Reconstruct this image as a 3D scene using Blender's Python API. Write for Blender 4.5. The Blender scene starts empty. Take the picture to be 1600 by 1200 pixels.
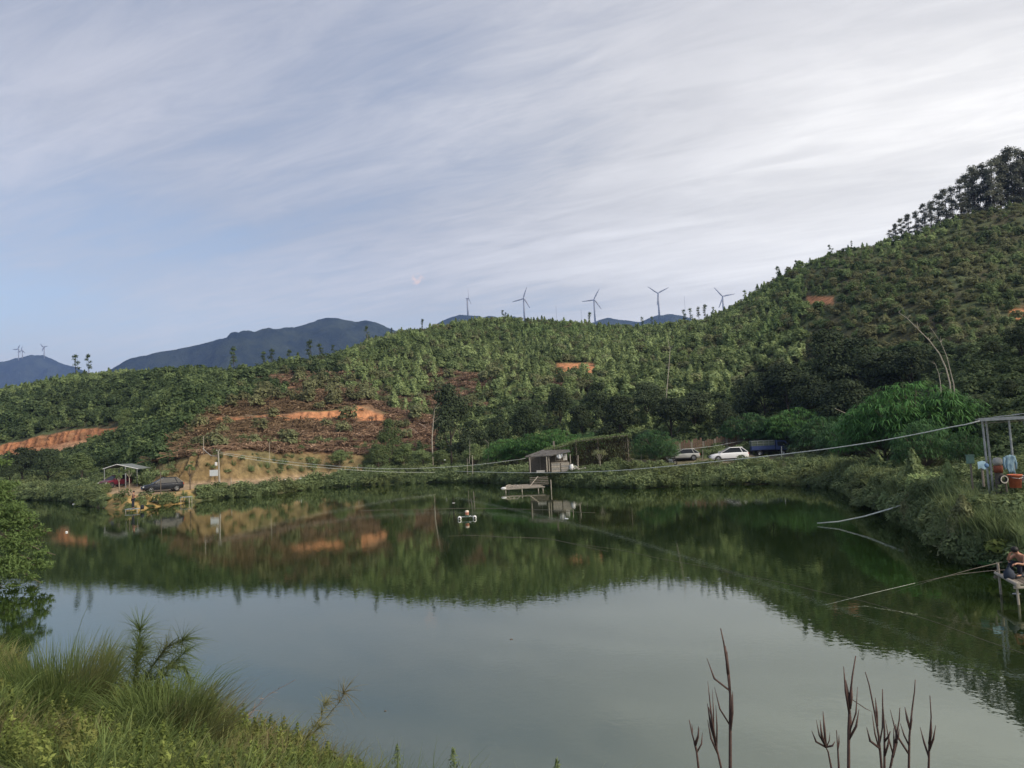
import bpy, math, random
import numpy as np
from mathutils import Vector, Matrix

# ------------------------------------------------------------------ camera, sky, sun, exposure
F = 1200.0
CAMZ, PITCH, ROLL = 5.2, math.atan(91/1200), 0.049
scn = bpy.context.scene
col = scn.collection
cam = bpy.data.cameras.new('camera')
cam.sensor_width = 36; cam.lens = 36*F/1600; cam.clip_end = 20000; cam.clip_start = 0.05
cam_o = bpy.data.objects.new('camera', cam); col.objects.link(cam_o); scn.camera = cam_o
r0 = np.array((1, 0, 0.)); u0 = np.array((0, -math.sin(PITCH), math.cos(PITCH))); FW = np.array((0, math.cos(PITCH), math.sin(PITCH)))
RT = math.cos(ROLL)*r0 - math.sin(ROLL)*u0
UP = math.cos(ROLL)*u0 + math.sin(ROLL)*r0
m = Matrix(((RT[0], UP[0], -FW[0], 0), (RT[1], UP[1], -FW[1], 0), (RT[2], UP[2], -FW[2], CAMZ), (0, 0, 0, 1)))
cam_o.matrix_world = m

SUN_AZ, SUN_EL = math.radians(122), math.radians(38)
sd = Vector((math.sin(SUN_AZ)*math.cos(SUN_EL), math.cos(SUN_AZ)*math.cos(SUN_EL), math.sin(SUN_EL)))
sun = bpy.data.lights.new('sun', 'SUN'); sun.energy = 2.2; sun.angle = math.radians(34); sun.color = (1, .87, .68)
so = bpy.data.objects.new('sun', sun); col.objects.link(so)
so.rotation_euler = sd.to_track_quat('Z', 'Y').to_euler()
scn.view_settings.view_transform = 'Standard'; scn.view_settings.look = 'None'
scn.view_settings.exposure = 0.97; scn.view_settings.gamma = 1; scn.view_settings.use_curve_mapping = False
scn.cycles.use_denoising = True
scn.cycles.max_bounces = 6; scn.cycles.diffuse_bounces = 2; scn.cycles.glossy_bounces = 2
scn.cycles.transmission_bounces = 4; scn.cycles.volume_bounces = 0; scn.cycles.transparent_max_bounces = 6

world = bpy.data.worlds.new('World'); scn.world = world; world.use_nodes = True
nt = world.node_tree; nt.nodes.clear(); N = nt.nodes.new; L = nt.links.new
def mathn(nt, op, a=None, b=None, c=None, clamp=False):
    n = nt.nodes.new('ShaderNodeMath'); n.operation = op; n.use_clamp = clamp
    for i, v in enumerate((a, b, c)):
        if v is None: continue
        if isinstance(v, (int, float)): n.inputs[i].default_value = v
        else: nt.links.new(v, n.inputs[i])
    return n.outputs[0]
def ramp(nt, fac, stops, interp='LINEAR'):
    n = nt.nodes.new('ShaderNodeValToRGB'); n.color_ramp.interpolation = interp
    el = n.color_ramp.elements
    while len(el) > 1: el.remove(el[0])
    el[0].position = stops[0][0]; el[0].color = (*stops[0][1], 1) if len(stops[0][1]) == 3 else stops[0][1]
    for p, c in stops[1:]:
        e = el.new(p); e.color = (*c, 1) if len(c) == 3 else c
    nt.links.new(fac, n.inputs[0]); return n.outputs[0]
def mixc(nt, fac, a, b, mode='MIX'):
    n = nt.nodes.new('ShaderNodeMix'); n.data_type = 'RGBA'; n.blend_type = mode
    for s, v in ((n.inputs[0], fac), (n.inputs[6], a), (n.inputs[7], b)):
        if isinstance(v, (int, float)): s.default_value = v
        elif isinstance(v, tuple): s.default_value = (*v, 1) if len(v) == 3 else v
        else: nt.links.new(v, s)
    return n.outputs[2]
def noise(nt, vec, scale, detail=4, rough=.5, dist=0, dims='3D'):
    n = nt.nodes.new('ShaderNodeTexNoise'); n.inputs['Scale'].default_value = scale; n.inputs['Detail'].default_value = detail
    n.inputs['Roughness'].default_value = rough; n.inputs['Distortion'].default_value = dist
    if vec is not None: nt.links.new(vec, n.inputs['Vector'])
    return n.outputs['Fac']
def mapr(nt, v, a, b, c=0., d=1., smooth=True):
    n = nt.nodes.new('ShaderNodeMapRange'); n.interpolation_type = 'SMOOTHSTEP' if smooth else 'LINEAR'
    nt.links.new(v, n.inputs[0])
    for i, x in enumerate((a, b, c, d)): n.inputs[i+1].default_value = x
    return n.outputs[0]

sky = N('ShaderNodeTexSky'); sky.sky_type = 'NISHITA'; sky.sun_disc = False
sky.sun_elevation = SUN_EL; sky.sun_rotation = SUN_AZ; sky.altitude = 100; sky.air_density = 1.0; sky.dust_density = 1.2; sky.ozone_density = 1.5
geo = N('ShaderNodeTexCoord'); sep = N('ShaderNodeSeparateXYZ'); L(geo.outputs['Generated'], sep.inputs[0])
X, Y, Z = sep.outputs
zc = mathn(nt, 'ADD', mathn(nt, 'MAXIMUM', Z, 0.0), 0.10)
cx = mathn(nt, 'DIVIDE', X, zc); cy = mathn(nt, 'DIVIDE', Y, zc)
# cloud sheet coordinates, turned so that the streaks run along one axis
ca, sa = math.cos(math.radians(-24)), math.sin(math.radians(-24))
al = mathn(nt, 'ADD', mathn(nt, 'MULTIPLY', cx, ca), mathn(nt, 'MULTIPLY', cy, sa))
ac = mathn(nt, 'SUBTRACT', mathn(nt, 'MULTIPLY', cy, ca), mathn(nt, 'MULTIPLY', cx, sa))
def comb(x, y, z=0.):
    n = N('ShaderNodeCombineXYZ')
    for s, v in zip(n.inputs, (x, y, z)):
        if isinstance(v, (int, float)): s.default_value = v
        else: L(v, s)
    return n.outputs[0]
streak = comb(mathn(nt, 'MULTIPLY', al, .30), mathn(nt, 'MULTIPLY', ac, .85), 3.1)
broad = comb(mathn(nt, 'MULTIPLY', al, .22), mathn(nt, 'MULTIPLY', ac, .34), 7.7)
n1 = noise(nt, streak, 1.6, 12, .60, .5)
n2 = noise(nt, broad, 1.0, 4, .5, .5)
n3 = noise(nt, comb(mathn(nt, 'MULTIPLY', al, .9), mathn(nt, 'MULTIPLY', ac, 3.2), 1.3), 2.6, 12, .68, .6)
sunD = N('ShaderNodeVectorMath'); sunD.operation = 'DOT_PRODUCT'; L(geo.outputs['Generated'], sunD.inputs[0])
gaz, gel = math.radians(62), math.radians(20)
sunD.inputs[1].default_value = (math.sin(gaz)*math.cos(gel), math.cos(gaz)*math.cos(gel), math.sin(gel))
toward = mapr(nt, sunD.outputs['Value'], .30, 1.0)
cover = mathn(nt, 'ADD', mathn(nt, 'MULTIPLY', n2, .75), mathn(nt, 'MULTIPLY', n1, .55))
cover = mathn(nt, 'ADD', cover, mathn(nt, 'MULTIPLY', n3, .34))
cover = mathn(nt, 'ADD', cover, mathn(nt, 'MULTIPLY', toward, .42))
cover = mathn(nt, 'ADD', cover, mapr(nt, Z, .02, .24, .20, 0.0))
mask = mapr(nt, cover, .56, 1.06)
# thin sheet: grey-lilac in its thick parts, pale where it is thin or near the sun
cloudc = mixc(nt, toward, (.335, .34, .37), (.72, .69, .63))
tone = mathn(nt, 'MULTIPLY', mapr(nt, n1, .30, .72, .82, 1.10), mapr(nt, n3, .3, .7, .92, 1.09))
cloudc = mixc(nt, 1.0, cloudc, tone, 'MULTIPLY')
low = mapr(nt, Z, .0, .28, 1.0, 0.0)
cloudc = mixc(nt, mathn(nt, 'MULTIPLY', low, .7), cloudc, (.66, .64, .60))
high = mapr(nt, Z, .22, .62)
cloudc = mixc(nt, mathn(nt, 'MULTIPLY', high, .65), cloudc, (.245, .25, .285))
blue = N('ShaderNodeHueSaturation'); L(sky.outputs[0], blue.inputs['Color']); blue.inputs['Saturation'].default_value = .76
bg1 = N('ShaderNodeBackground'); L(blue.outputs[0], bg1.inputs[0]); bg1.inputs[1].default_value = .086
# one small pink cloud low over the ridge
pk = N('ShaderNodeVectorMath'); pk.operation = 'DOT_PRODUCT'; L(geo.outputs['Generated'], pk.inputs[0])
def pixdir(px, py):
    d = FW + (px-800)/F*RT + (600-py)/F*UP; return d/np.linalg.norm(d)
pk.inputs[1].default_value = tuple(pixdir(653, 437))
pkm = mathn(nt, 'MULTIPLY', mapr(nt, pk.outputs['Value'], math.cos(.010), math.cos(.002)), mapr(nt, noise(nt, geo.outputs['Generated'], 140, 6), .42, .62))
cloudc = mixc(nt, mathn(nt, 'MULTIPLY', pkm, .8), cloudc, (.66, .47, .38))
bg2 = N('ShaderNodeBackground'); L(cloudc, bg2.inputs[0]); bg2.inputs[1].default_value = 1.0
mx = N('ShaderNodeMixShader'); L(mathn(nt, 'MAXIMUM', mathn(nt, 'MULTIPLY', mask, .93), mathn(nt, 'MULTIPLY', pkm, .45)), mx.inputs[0]); L(bg1.outputs[0], mx.inputs[1]); L(bg2.outputs[0], mx.inputs[2])
wo = N('ShaderNodeOutputWorld'); L(mx.outputs[0], wo.inputs[0])

# ------------------------------------------------------------------ helpers
PI = math.pi
rng = np.random.default_rng(11)
random.seed(5)
def W(px, py, D):
    d = FW + (px-800)/F*RT + (600-py)/F*UP
    d = d*(D/d[1]); return np.array((d[0], d[1], d[2]+CAMZ))
def proj(x, y, z):
    vx, vy, vz = x, y, z-CAMZ
    a = vx*RT[0]+vy*RT[1]+vz*RT[2]; b = vx*UP[0]+vy*UP[1]+vz*UP[2]; c = vx*FW[0]+vy*FW[1]+vz*FW[2]
    c = np.maximum(c, .01)
    return 800+F*a/c, 600-F*b/c
def V3(v): return (float(v[0]), float(v[1]), float(v[2]))
def tag(o, label=None, cat=None, group=None, kind=None):
    if label: o['label'] = label
    if cat: o['category'] = cat
    if group: o['group'] = group
    if kind: o['kind'] = kind
    elif cat: o['kind'] = 'thing'
    return o
def thing(name, label, cat, loc, rz=0, group=None):
    o = bpy.data.objects.new(name, None); col.objects.link(o); o.location = V3(loc); o.rotation_euler = (0, 0, rz)
    o.empty_display_size = .2
    return tag(o, label, cat, group)
def npmesh(name, v, f, attrs=None, mats=(), smooth=False, mi=None):
    """v (n,3), f (m,k) uniform faces; attrs {name: (domain, array)}"""
    me = bpy.data.meshes.new(name); v = np.asarray(v, dtype=np.float32); f = np.asarray(f, dtype=np.int32)
    k = f.shape[1]
    me.vertices.add(len(v)); me.vertices.foreach_set('co', v.ravel())
    me.loops.add(f.size); me.loops.foreach_set('vertex_index', f.ravel())
    me.polygons.add(len(f)); me.polygons.foreach_set('loop_start', np.arange(0, f.size, k, dtype=np.int32))
    if mi is not None: me.polygons.foreach_set('material_index', np.asarray(mi, dtype=np.int32))
    me.update(calc_edges=True)
    if smooth: me.polygons.foreach_set('use_smooth', np.ones(len(f), dtype=bool))
    for n, (dom, typ, arr) in (attrs or {}).items():
        a = me.attributes.new(n, typ, dom)
        a.data.foreach_set({'FLOAT': 'value', 'INT': 'value', 'FLOAT_VECTOR': 'vector', 'FLOAT_COLOR': 'color'}[typ], np.asarray(arr, dtype=np.float32 if typ != 'INT' else np.int32).ravel())
    for mm in mats: me.materials.append(mm)
    return me
def link(name, me, parent=None):
    o = bpy.data.objects.new(name, me); col.objects.link(o)
    if parent: o.parent = parent
    return o
class MB:
    def __init__(s): s.v = []; s.f = []
    def add(s, vs, fs):
        n = len(s.v); s.v += [tuple(map(float, q)) for q in vs]; s.f += [tuple(i+n for i in q) for q in fs]; return s
    def box(s, c, d, rz=0, ry=0, rx=0):
        R = Matrix.Rotation(rz, 3, 'Z') @ Matrix.Rotation(ry, 3, 'Y') @ Matrix.Rotation(rx, 3, 'X')
        vs = [Vector(c)+R @ Vector((sx*d[0]/2, sy*d[1]/2, sz*d[2]/2)) for sx in (-1, 1) for sy in (-1, 1) for sz in (-1, 1)]
        return s.add(vs, [(0, 1, 3, 2), (4, 6, 7, 5), (0, 4, 5, 1), (2, 3, 7, 6), (0, 2, 6, 4), (1, 5, 7, 3)])
    def tube(s, pts, rad, n=6, cap=True):
        pts = [Vector(V3(p)) for p in pts]
        if isinstance(rad, (int, float)): rad = [rad]*len(pts)
        base = len(s.v); vs = []; fs = []
        a = None
        for i, p in enumerate(pts):
            d = (pts[min(i+1, len(pts)-1)]-pts[max(i-1, 0)])
            if d.length < 1e-9: d = Vector((0, 0, 1))
            d.normalize()
            if a is None: a = d.orthogonal().normalized()
            else:
                a = (a-d*a.dot(d)); a = a.normalized() if a.length > 1e-6 else d.orthogonal().normalized()
            b = d.cross(a)
            for k in range(n):
                t = 2*PI*k/n; vs.append(p+(a*math.cos(t)+b*math.sin(t))*rad[i])
        for i in range(len(pts)-1):
            for k in range(n):
                fs.append((i*n+k, i*n+(k+1) % n, (i+1)*n+(k+1) % n, (i+1)*n+k))
        if cap: fs.append(tuple(range(n))[::-1]); fs.append(tuple((len(pts)-1)*n+k for k in range(n)))
        return s.add(vs, fs)
    def lathe(s, c, prof, n=16, axis='Z'):
        vs = []; fs = []
        for (r, z) in prof:
            for k in range(n):
                t = 2*PI*k/n; q = (r*math.cos(t), r*math.sin(t), z)
                if axis == 'Y': q = (q[0], q[2], q[1])
                if axis == 'X': q = (q[2], q[0], q[1])
                vs.append((q[0]+c[0], q[1]+c[1], q[2]+c[2]))
        for i in range(len(prof)-1):
            for k in range(n): fs.append((i*n+k, i*n+(k+1) % n, (i+1)*n+(k+1) % n, (i+1)*n+k))
        return s.add(vs, fs)
    def quad(s, a, b, c, d): return s.add([a, b, c, d], [(0, 1, 2, 3)])
    def sphere(s, c, r, nu=10, nv=7, sc=(1, 1, 1)):
        return s.lathe((0, 0, 0), [(max(r*math.sin(PI*j/nv), 1e-4), -r*math.cos(PI*j/nv)) for j in range(nv+1)], nu).shift(nu*(nv+1), c, sc)
    def shift(s, k, c, sc):
        for i in range(len(s.v)-k, len(s.v)):
            q = s.v[i]; s.v[i] = (q[0]*sc[0]+c[0], q[1]*sc[1]+c[1], q[2]*sc[2]+c[2])
        return s
    def build(s, name, mat, parent=None, smooth=False, bevel=0):
        me = bpy.data.meshes.new(name); me.from_pydata(s.v, [], s.f); me.update()
        if mat: me.materials.append(mat)
        if smooth:
            me.polygons.foreach_set('use_smooth', np.ones(len(me.polygons), dtype=bool))
        o = link(name, me, parent)
        if bevel:
            b = o.modifiers.new('bevel', 'BEVEL'); b.width = bevel; b.segments = 2; b.limit_method = 'ANGLE'
        return o
def mat(name, c, rough=.6, metal=0, c2=None, nscale=6, bump=0, bscale=30, spec=.4, emis=None):
    m = bpy.data.materials.new(name); m.use_nodes = True; t = m.node_tree; p = t.nodes['Principled BSDF']
    p.inputs['Roughness'].default_value = rough; p.inputs['Metallic'].default_value = metal; p.inputs['Specular IOR Level'].default_value = spec
    tc = t.nodes.new('ShaderNodeTexCoord')
    c2 = c2 or tuple(x*.72 for x in c)
    n = noise(t, tc.outputs['Object'], nscale, 6, .6, .2)
    t.links.new(mixc(t, mapr(t, n, .35, .68), c, c2), p.inputs['Base Color'])
    if bump:
        b = t.nodes.new('ShaderNodeBump'); b.inputs['Strength'].default_value = .6; b.inputs['Distance'].default_value = bump
        t.links.new(noise(t, tc.outputs['Object'], bscale, 5), b.inputs['Height']); t.links.new(b.outputs[0], p.inputs['Normal'])
    return m
def leafmat(name, c1, c2, c3=None, tr=.36, wscale=.02, vary=.25):
    """leaf colour: leaf-to-leaf variation (lv), plant-to-plant variation (object random) and a slow drift over the land"""
    m = bpy.data.materials.new(name); m.use_nodes = True; t = m.node_tree; p = t.nodes['Principled BSDF']
    p.inputs['Roughness'].default_value = .75; p.inputs['Specular IOR Level'].default_value = .16
    at = t.nodes.new('ShaderNodeAttribute'); at.attribute_name = 'lv'
    oi = t.nodes.new('ShaderNodeObjectInfo'); g = t.nodes.new('ShaderNodeNewGeometry')
    lvv = mathn(t, 'ADD', mathn(t, 'MULTIPLY', at.outputs['Fac'], .55), mathn(t, 'MULTIPLY', oi.outputs['Random'], .45))
    c = mixc(t, lvv, c1, c2)
    if c3: c = mixc(t, mapr(t, noise(t, g.outputs['Position'], wscale, 3), .45, .68), c, c3)
    h = t.nodes.new('ShaderNodeHueSaturation'); t.links.new(c, h.inputs['Color'])
    t.links.new(mapr(t, oi.outputs['Random'], 0, 1, 1-vary, 1+vary, False), h.inputs['Value'])
    t.links.new(h.outputs[0], p.inputs['Base Color'])
    tl = t.nodes.new('ShaderNodeBsdfTranslucent'); t.links.new(h.outputs[0], tl.inputs[0])
    ms = t.nodes.new('ShaderNodeMixShader'); ms.inputs[0].default_value = tr
    t.links.new(p.outputs[0], ms.inputs[1]); t.links.new(tl.outputs[0], ms.inputs[2])
    t.links.new(ms.outputs[0], t.nodes['Material Output'].inputs[0]); return m

def vnoise(x, y, seed=0):
    xi = np.floor(x).astype(np.int64); yi = np.floor(y).astype(np.int64); xf = x-xi; yf = y-yi
    def h(a, b):
        n = (a*374761393+b*668265263+seed*1442695041) & 0x7fffffff; n = ((n ^ (n >> 13))*1274126177) & 0x7fffffff
        return ((n ^ (n >> 16)) & 0xffff)/65535.
    u = xf*xf*(3-2*xf); v = yf*yf*(3-2*yf)
    return (h(xi, yi)*(1-u)+h(xi+1, yi)*u)*(1-v)+(h(xi, yi+1)*(1-u)+h(xi+1, yi+1)*u)*v
def fbm(x, y, seed=0, o=4):
    s = 0; a = .5
    for i in range(o): s = s+a*(vnoise(x*2**i, y*2**i, seed+i)-.5); a *= .5
    return s*2

# ------------------------------------------------------------------ terrain
# columns: px : [(D, py) for shore, bank top, back of flat, cliff top, cut foot, cut top, mid slope, ridge]
COLS = [
 (-260, [(60, None), (64, 790), (80, 775), (120, 740), (170, 705), (172, 694), (205, 650), (245, 632)]),
 (-120, [(100, None), (106, 782), (120, 768), (150, 735), (180, 700), (182, 689), (212, 648), (248, 625)]),
 (0, [(125, None), (130, 765), (150, 755), (165, 742), (185, 700), (187, 687), (215, 645), (250, 616)]),
 (60, [(116, None), (121, 767), (142, 757), (160, 738), (183, 690), (185, 676), (215, 632), (250, 605)]),
 (100, [(109, None), (113, 769), (135, 760), (155, 735), (180, 682), (182, 667), (215, 622), (250, 598)]),
 (150, [(90, None), (95, 772), (118, 761), (138, 738), (176, 673), (178, 658), (213, 615), (247, 592)]),
 (200, [(81, None), (86, 776), (105, 761), (120, 738), (172, 664), (173, 657), (210, 608), (245, 590)]),
 (250, [(86, None), (90, 774), (101, 758), (106, 737), (140, 670), (141, 664), (195, 604), (242, 592)]),
 (300, [(92, None), (96, 765), (103, 757), (106.5, 714), (125, 668), (126.5, 660), (185, 600), (240, 594)]),
 (350, [(97, None), (100, 758), (105, 752), (108, 708), (135, 657), (136, 654), (180, 600), (235, 596)]),
 (400, [(97, None), (101, 757), (107, 752), (112, 708), (138, 655), (139, 652), (175, 592), (235, 588)]),
 (500, [(111, None), (114, 747), (119, 742), (124, 711), (145, 657), (146.5, 646), (175, 590), (235, 568)]),
 (560, [(111, None), (114, 745), (121, 740), (126, 714), (148, 656), (150, 637), (180, 580), (240, 548)]),
 (600, [(111, None), (115, 742), (124, 736), (128, 724), (150, 660), (151.5, 650), (185, 578), (245, 535)]),
 (680, [(110, None), (114, 738), (128, 730), (135, 716), (152, 668), (155, 656), (190, 575), (250, 519)]),
 (750, [(104, None), (108, 738), (124, 730), (132, 715), (155, 665), (158, 655), (195, 570), (255, 508)]),
 (800, [(95, None), (98, 742), (112, 733), (128, 715), (150, 660), (155, 645), (195, 565), (258, 507)]),
 (900, [(84, None), (87, 739), (105, 728), (120, 705), (145, 645), (150, 630), (195, 556), (262, 508)]),
 (1000, [(77, None), (82, 737), (100, 722), (115, 698), (140, 630), (145, 615), (190, 550), (265, 517)]),
 (1100, [(77, None), (84, 731), (98, 718), (110, 692), (135, 620), (140, 605), (180, 540), (250, 505)]),
 (1200, [(74, None), (84, 727), (98, 716), (108, 690), (130, 605), (134, 590), (165, 518), (215, 457)]),
 (1300, [(65, None), (74, 735), (92, 714), (100, 690), (125, 580), (128, 568), (155, 476), (190, 403)]),
 (1350, [(51.6, None), (56, 757), (80, 721), (92, 690), (120, 570), (123, 558), (150, 462), (185, 391)]),
 (1400, [(41, None), (44, 775), (66, 727), (88, 695), (115, 560), (118, 548), (145, 450), (180, 378)]),
 (1450, [(34, None), (37, 795), (53, 735), (72, 702), (108, 552), (111, 540), (140, 440), (177, 360)]),
 (1500, [(28.6, None), (31, 825), (42, 745), (60, 710), (100, 545), (104, 530), (135, 430), (175, 342)]),
 (1600, [(26.3, None), (27.3, 868), (30.5, 772), (40, 730), (90, 555), (94, 540), (130, 420), (172, 309)]),
 (1800, [(24, None), (25, 930), (28.5, 800), (32, 745), (85, 560), (88, 545), (125, 400), (168, 235)]),
 (2100, [(20, None), (22, 990), (25, 830), (28, 760), (80, 560), (83, 545), (120, 390), (165, 200)]),
]
NK = 8
KU = np.zeros((len(COLS), NK)); KY = KU.copy(); KZ = KU.copy()
for i, (px, ks) in enumerate(COLS):
    for k, (D, py) in enumerate(ks):
        if py is None:      # shoreline: z = 0
            py = 700
            for _ in range(30):
                q = W(px, py, D); py += q[2]*F/D*.9
        q = W(px, py, D); KU[i, k] = q[0]/q[1]; KY[i, k] = D; KZ[i, k] = q[2]
KZ[:, 0] = 0
# near bank (camera side): tangent u -> (D, z)
NU = np.array([-2.4, -1.0, -.78, -.70, -.62, -.55, -.45, -.36, -.28, -.2, -.1, .05, .2, .4, .7, 1.0, 2.4])
NS = np.array([60, 40, 33, 24, 18.3, 17.9, 16.6, 14.8, 13.4, 12.2, 10.8, 10.0, 9.6, 9.2, 9.0, 9.0, 9.0])
def knots(u):
    u = np.atleast_1d(u)
    ys = []; zs = []
    ns = np.interp(u, NU, NS)
    ys.append(np.full_like(u, .6)); zs.append(np.full_like(u, 3.6))
    ys.append(np.minimum(ns*.25, 3.0)); zs.append(np.full_like(u, 3.05))
    mz = np.interp(u, [-2, -.3, -.1, .1, 2], [1.55, 1.55, 1.2, .75, .7])
    ys.append(ns*.56); zs.append(mz)
    ys.append(ns*1.0); zs.append(np.zeros_like(u))
    fy = np.array([np.interp(u, KU[:, k], KY[:, k]) for k in range(NK)])
    fz = np.array([np.interp(u, KU[:, k], KZ[:, k]) for k in range(NK)])
    gap = fy[0]-ns
    bed = np.interp(gap, [2, 8], [.6, -1.3])
    ys.append(ns+np.minimum(2.5, gap*.3)); zs.append(bed)
    ys.append(fy[0]-np.minimum(3, gap*.3)); zs.append(bed)
    for k in range(NK):
        ys.append(fy[k]); zs.append(fz[k])
        if k == 5:    # rounded belly
            pass
    ys.append(fy[7]+18); zs.append(fz[7]+.3)
    ys.append(fy[7]+90); zs.append(fz[7]-22)
    ys.append(fy[7]+400); zs.append(np.full_like(u, -1.0))
    return np.maximum.accumulate(np.array(ys), axis=0), np.array(zs)
def ter_noise(x, y, z, dk):
    """relief: dk = metres past the far bank top"""
    w = np.clip((dk-22)/40, 0, 1)
    g = fbm(x/34, y/34, 3, 4)*4.2*w*np.clip(1.15-(dk-70)/110, .22, 1)
    return g+fbm(x/5, y/5, 9, 3)*.5*np.clip(dk/15, 0.12, 1)
def H(x, y):
    """ground height at world points"""
    x = np.atleast_1d(np.asarray(x, float)); y = np.atleast_1d(np.asarray(y, float))
    yy = np.maximum(y, .6); u = np.clip(x/yy, -2.3, 2.3)
    ys, zs = knots(u)
    z = np.full_like(u, zs[-1]); z = zs[0].copy()
    for k in range(len(ys)-1):
        a = ys[k]; b = ys[k+1]; sel = (yy >= a)
        t = np.clip((yy-a)/np.maximum(b-a, 1e-6), 0, 1)
        z = np.where(sel, zs[k]*(1-t)+zs[k+1]*t, z)
    dk = yy-ys[7]
    return z+ter_noise(x, yy, z, dk)*(dk > -400)*np.clip((yy-1)/5, 0, 1)*np.where(dk < 0, .35, 1)
def in_poly(px, py, P):
    c = np.zeros(px.shape, bool); n = len(P)
    for i in range(n):
        x1, y1 = P[i]; x2, y2 = P[(i+1) % n]
        cond = ((y1 > py) != (y2 > py)) & (px < (x2-x1)*(py-y1)/(y2-y1+1e-12)+x1)
        c ^= cond
    return c
us = np.concatenate([np.linspace(-2.3, -.85, 60)[:-1], np.linspace(-.85, .85, 900), np.linspace(.85, 2.3, 60)[1:]])
ys, zs = knots(us)
SEG = [3, 6, 14, 5, 3, 5, 10, 12, 8, 16, 10, 26, 34, 8, 10, 6]
rows_y = []; rows_k = []
for k in range(len(ys)-1):
    n = SEG[k]
    for j in range(n):
        t = j/n; rows_y.append(ys[k]*(1-t)+ys[k+1]*t); rows_k.append(k+t)
rows_y.append(ys[-1]); rows_k.append(len(ys)-1.)
GY = np.array(rows_y); GU = np.broadcast_to(us, GY.shape); GX = GU*GY
GK = np.array(rows_k)[:, None]*np.ones_like(GY)
GZ = H(GX.ravel(), GY.ravel()).reshape(GY.shape)
PX, PY = proj(GX, GY, GZ)
nz = fbm(GX/6, GY/6, 21, 4); nz2 = fbm(GX/1.7, GY/1.7, 5, 3)
def lerpc(c, cols, w): w = np.clip(w, 0, 1)[..., None]; return c*(1-w)+np.array(cols)*w
C = np.broadcast_to(np.array((.085, .105, .05)), GY.shape+(3,)).copy()
C = lerpc(C, (.085, .075, .045), nz*1.5+.3)
# flat shore track (k 7..8), pale dirt on the left and in front of the cars
track = (GK > 6.7) & (GK < 8.2)
C = lerpc(C, (.34, .25, .16), (track & (PX > 150) & (PX < 520))*(1.0+nz*.6))
C = lerpc(C, (.24, .20, .14), (track & (GK > 7.35) & (PX >= 520) & (PX < 1260))*(.75+nz))
C = lerpc(C, (.36, .25, .10), ((GK > 5.9) & (GK < 7.1) & (PX > 165) & (PX < 315))*(.9+nz*2))
# tan cliff above the track
cliff = (GK > 8.02) & (GK < 9.15) & (PX > 235) & (PX < 575)
C = lerpc(C, (.205, .15, .075), cliff*(.95+nz*.8)); C = lerpc(C, (.13, .09, .045), cliff*np.clip(nz2*2, 0, .7))
# freshly cut red banks and the ledges under them
cut = (GK > np.where(PX < 200, 9.7, 9.92)) & (GK < 11.01)
wcut = np.clip(np.minimum((PX-(-400))/20, (192-PX)/10), 0, 1)+np.clip(np.minimum((PX-322)/20, (612-PX)/10), 0, 1)
C = lerpc(C, (.36, .165, .085), cut*wcut*(1+nz*.5)); C = lerpc(C, (.50, .235, .12), cut*np.clip(np.minimum((PX-455)/60, (600-PX)/10), 0, 1)*(GK > 10)*.9); C = lerpc(C, (.20, .12, .07), cut*np.clip(nz2*2.2-.2, 0, .8))
C = lerpc(C, (.40, .25, .15), cut*wcut*(GK < 10.0)*(.5+nz))
brown = in_poly(PX+fbm(GX/9, GY/9, 91, 3)*34, PY+fbm(GX/8, GY/8, 92, 3)*18, [(250, 722), (262, 690), (300, 655), (340, 635), (400, 612), (470, 596), (560, 600), (620, 640), (690, 650), (690, 715), (560, 714), (400, 706)])
C = lerpc(C, (.22, .135, .085), brown*(GK > 9.0)*(.75+nz)*(1-np.clip(cut*wcut, 0, 1)*.8))
for (a, b, c_, d) in ((868, 932, 566, 584), (1258, 1304, 462, 476), (1575, 1640, 480, 500)):
    w_ = np.clip(np.minimum(np.minimum((PX-a)/6, (b-PX)/6), np.minimum((PY-c_)/3, (d-PY)/3)), 0, 1)
    C = lerpc(C, (.47, .22, .11), w_*(GK > 9)*(GK < 13.2)*1.2)
# near bank soil
C = lerpc(C, (.10, .085, .05), (GK < 3.2)*(.8+nz))
C = lerpc(C, (.26, .19, .15), ((GK < 3.4) & (GK > 2.6) & (GU < -.52))*1.)
# groove the cut faces so that the soil reads as dug, not painted
groove = ((cut & (GK > 10)) | cliff)
GZ = GZ-0.0
rill = fbm(GX/.7, GY/5, 33, 4)*1.3
GYo = GY+np.where(groove, rill*1.0, 0); GXo = GX+np.where(groove, fbm(GX/1.3, GY/1.3, 44, 2)*.5, 0)
nr, nc = GY.shape
idx = np.arange(nr*nc).reshape(nr, nc)
fc = np.stack([idx[:-1, :-1], idx[:-1, 1:], idx[1:, 1:], idx[1:, :-1]], -1).reshape(-1, 4)
mt = bpy.data.materials.new('soil_and_undergrowth'); mt.use_nodes = True; t = mt.node_tree; p = t.nodes['Principled BSDF']
p.inputs['Roughness'].default_value = .95; p.inputs['Specular IOR Level'].default_value = .1
a_ = t.nodes.new('ShaderNodeAttribute'); a_.attribute_name = 'soil'
g_ = t.nodes.new('ShaderNodeNewGeometry')
v_ = mapr(t, noise(t, g_.outputs['Position'], .9, 8, .65), .3, .7, .62, 1.35)
t.links.new(mixc(t, 1, a_.outputs['Color'], v_, 'MULTIPLY'), p.inputs['Base Color'])
b_ = t.nodes.new('ShaderNodeBump'); b_.inputs['Strength'].default_value = .7; b_.inputs['Distance'].default_value = .25
t.links.new(noise(t, g_.outputs['Position'], 2.2, 8, .65), b_.inputs['Height']); t.links.new(b_.outputs[0], p.inputs['Normal'])
MT = mt
ca4 = np.concatenate([np.clip(C, 0, 1), np.ones(C.shape[:2]+(1,))], -1)
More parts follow.
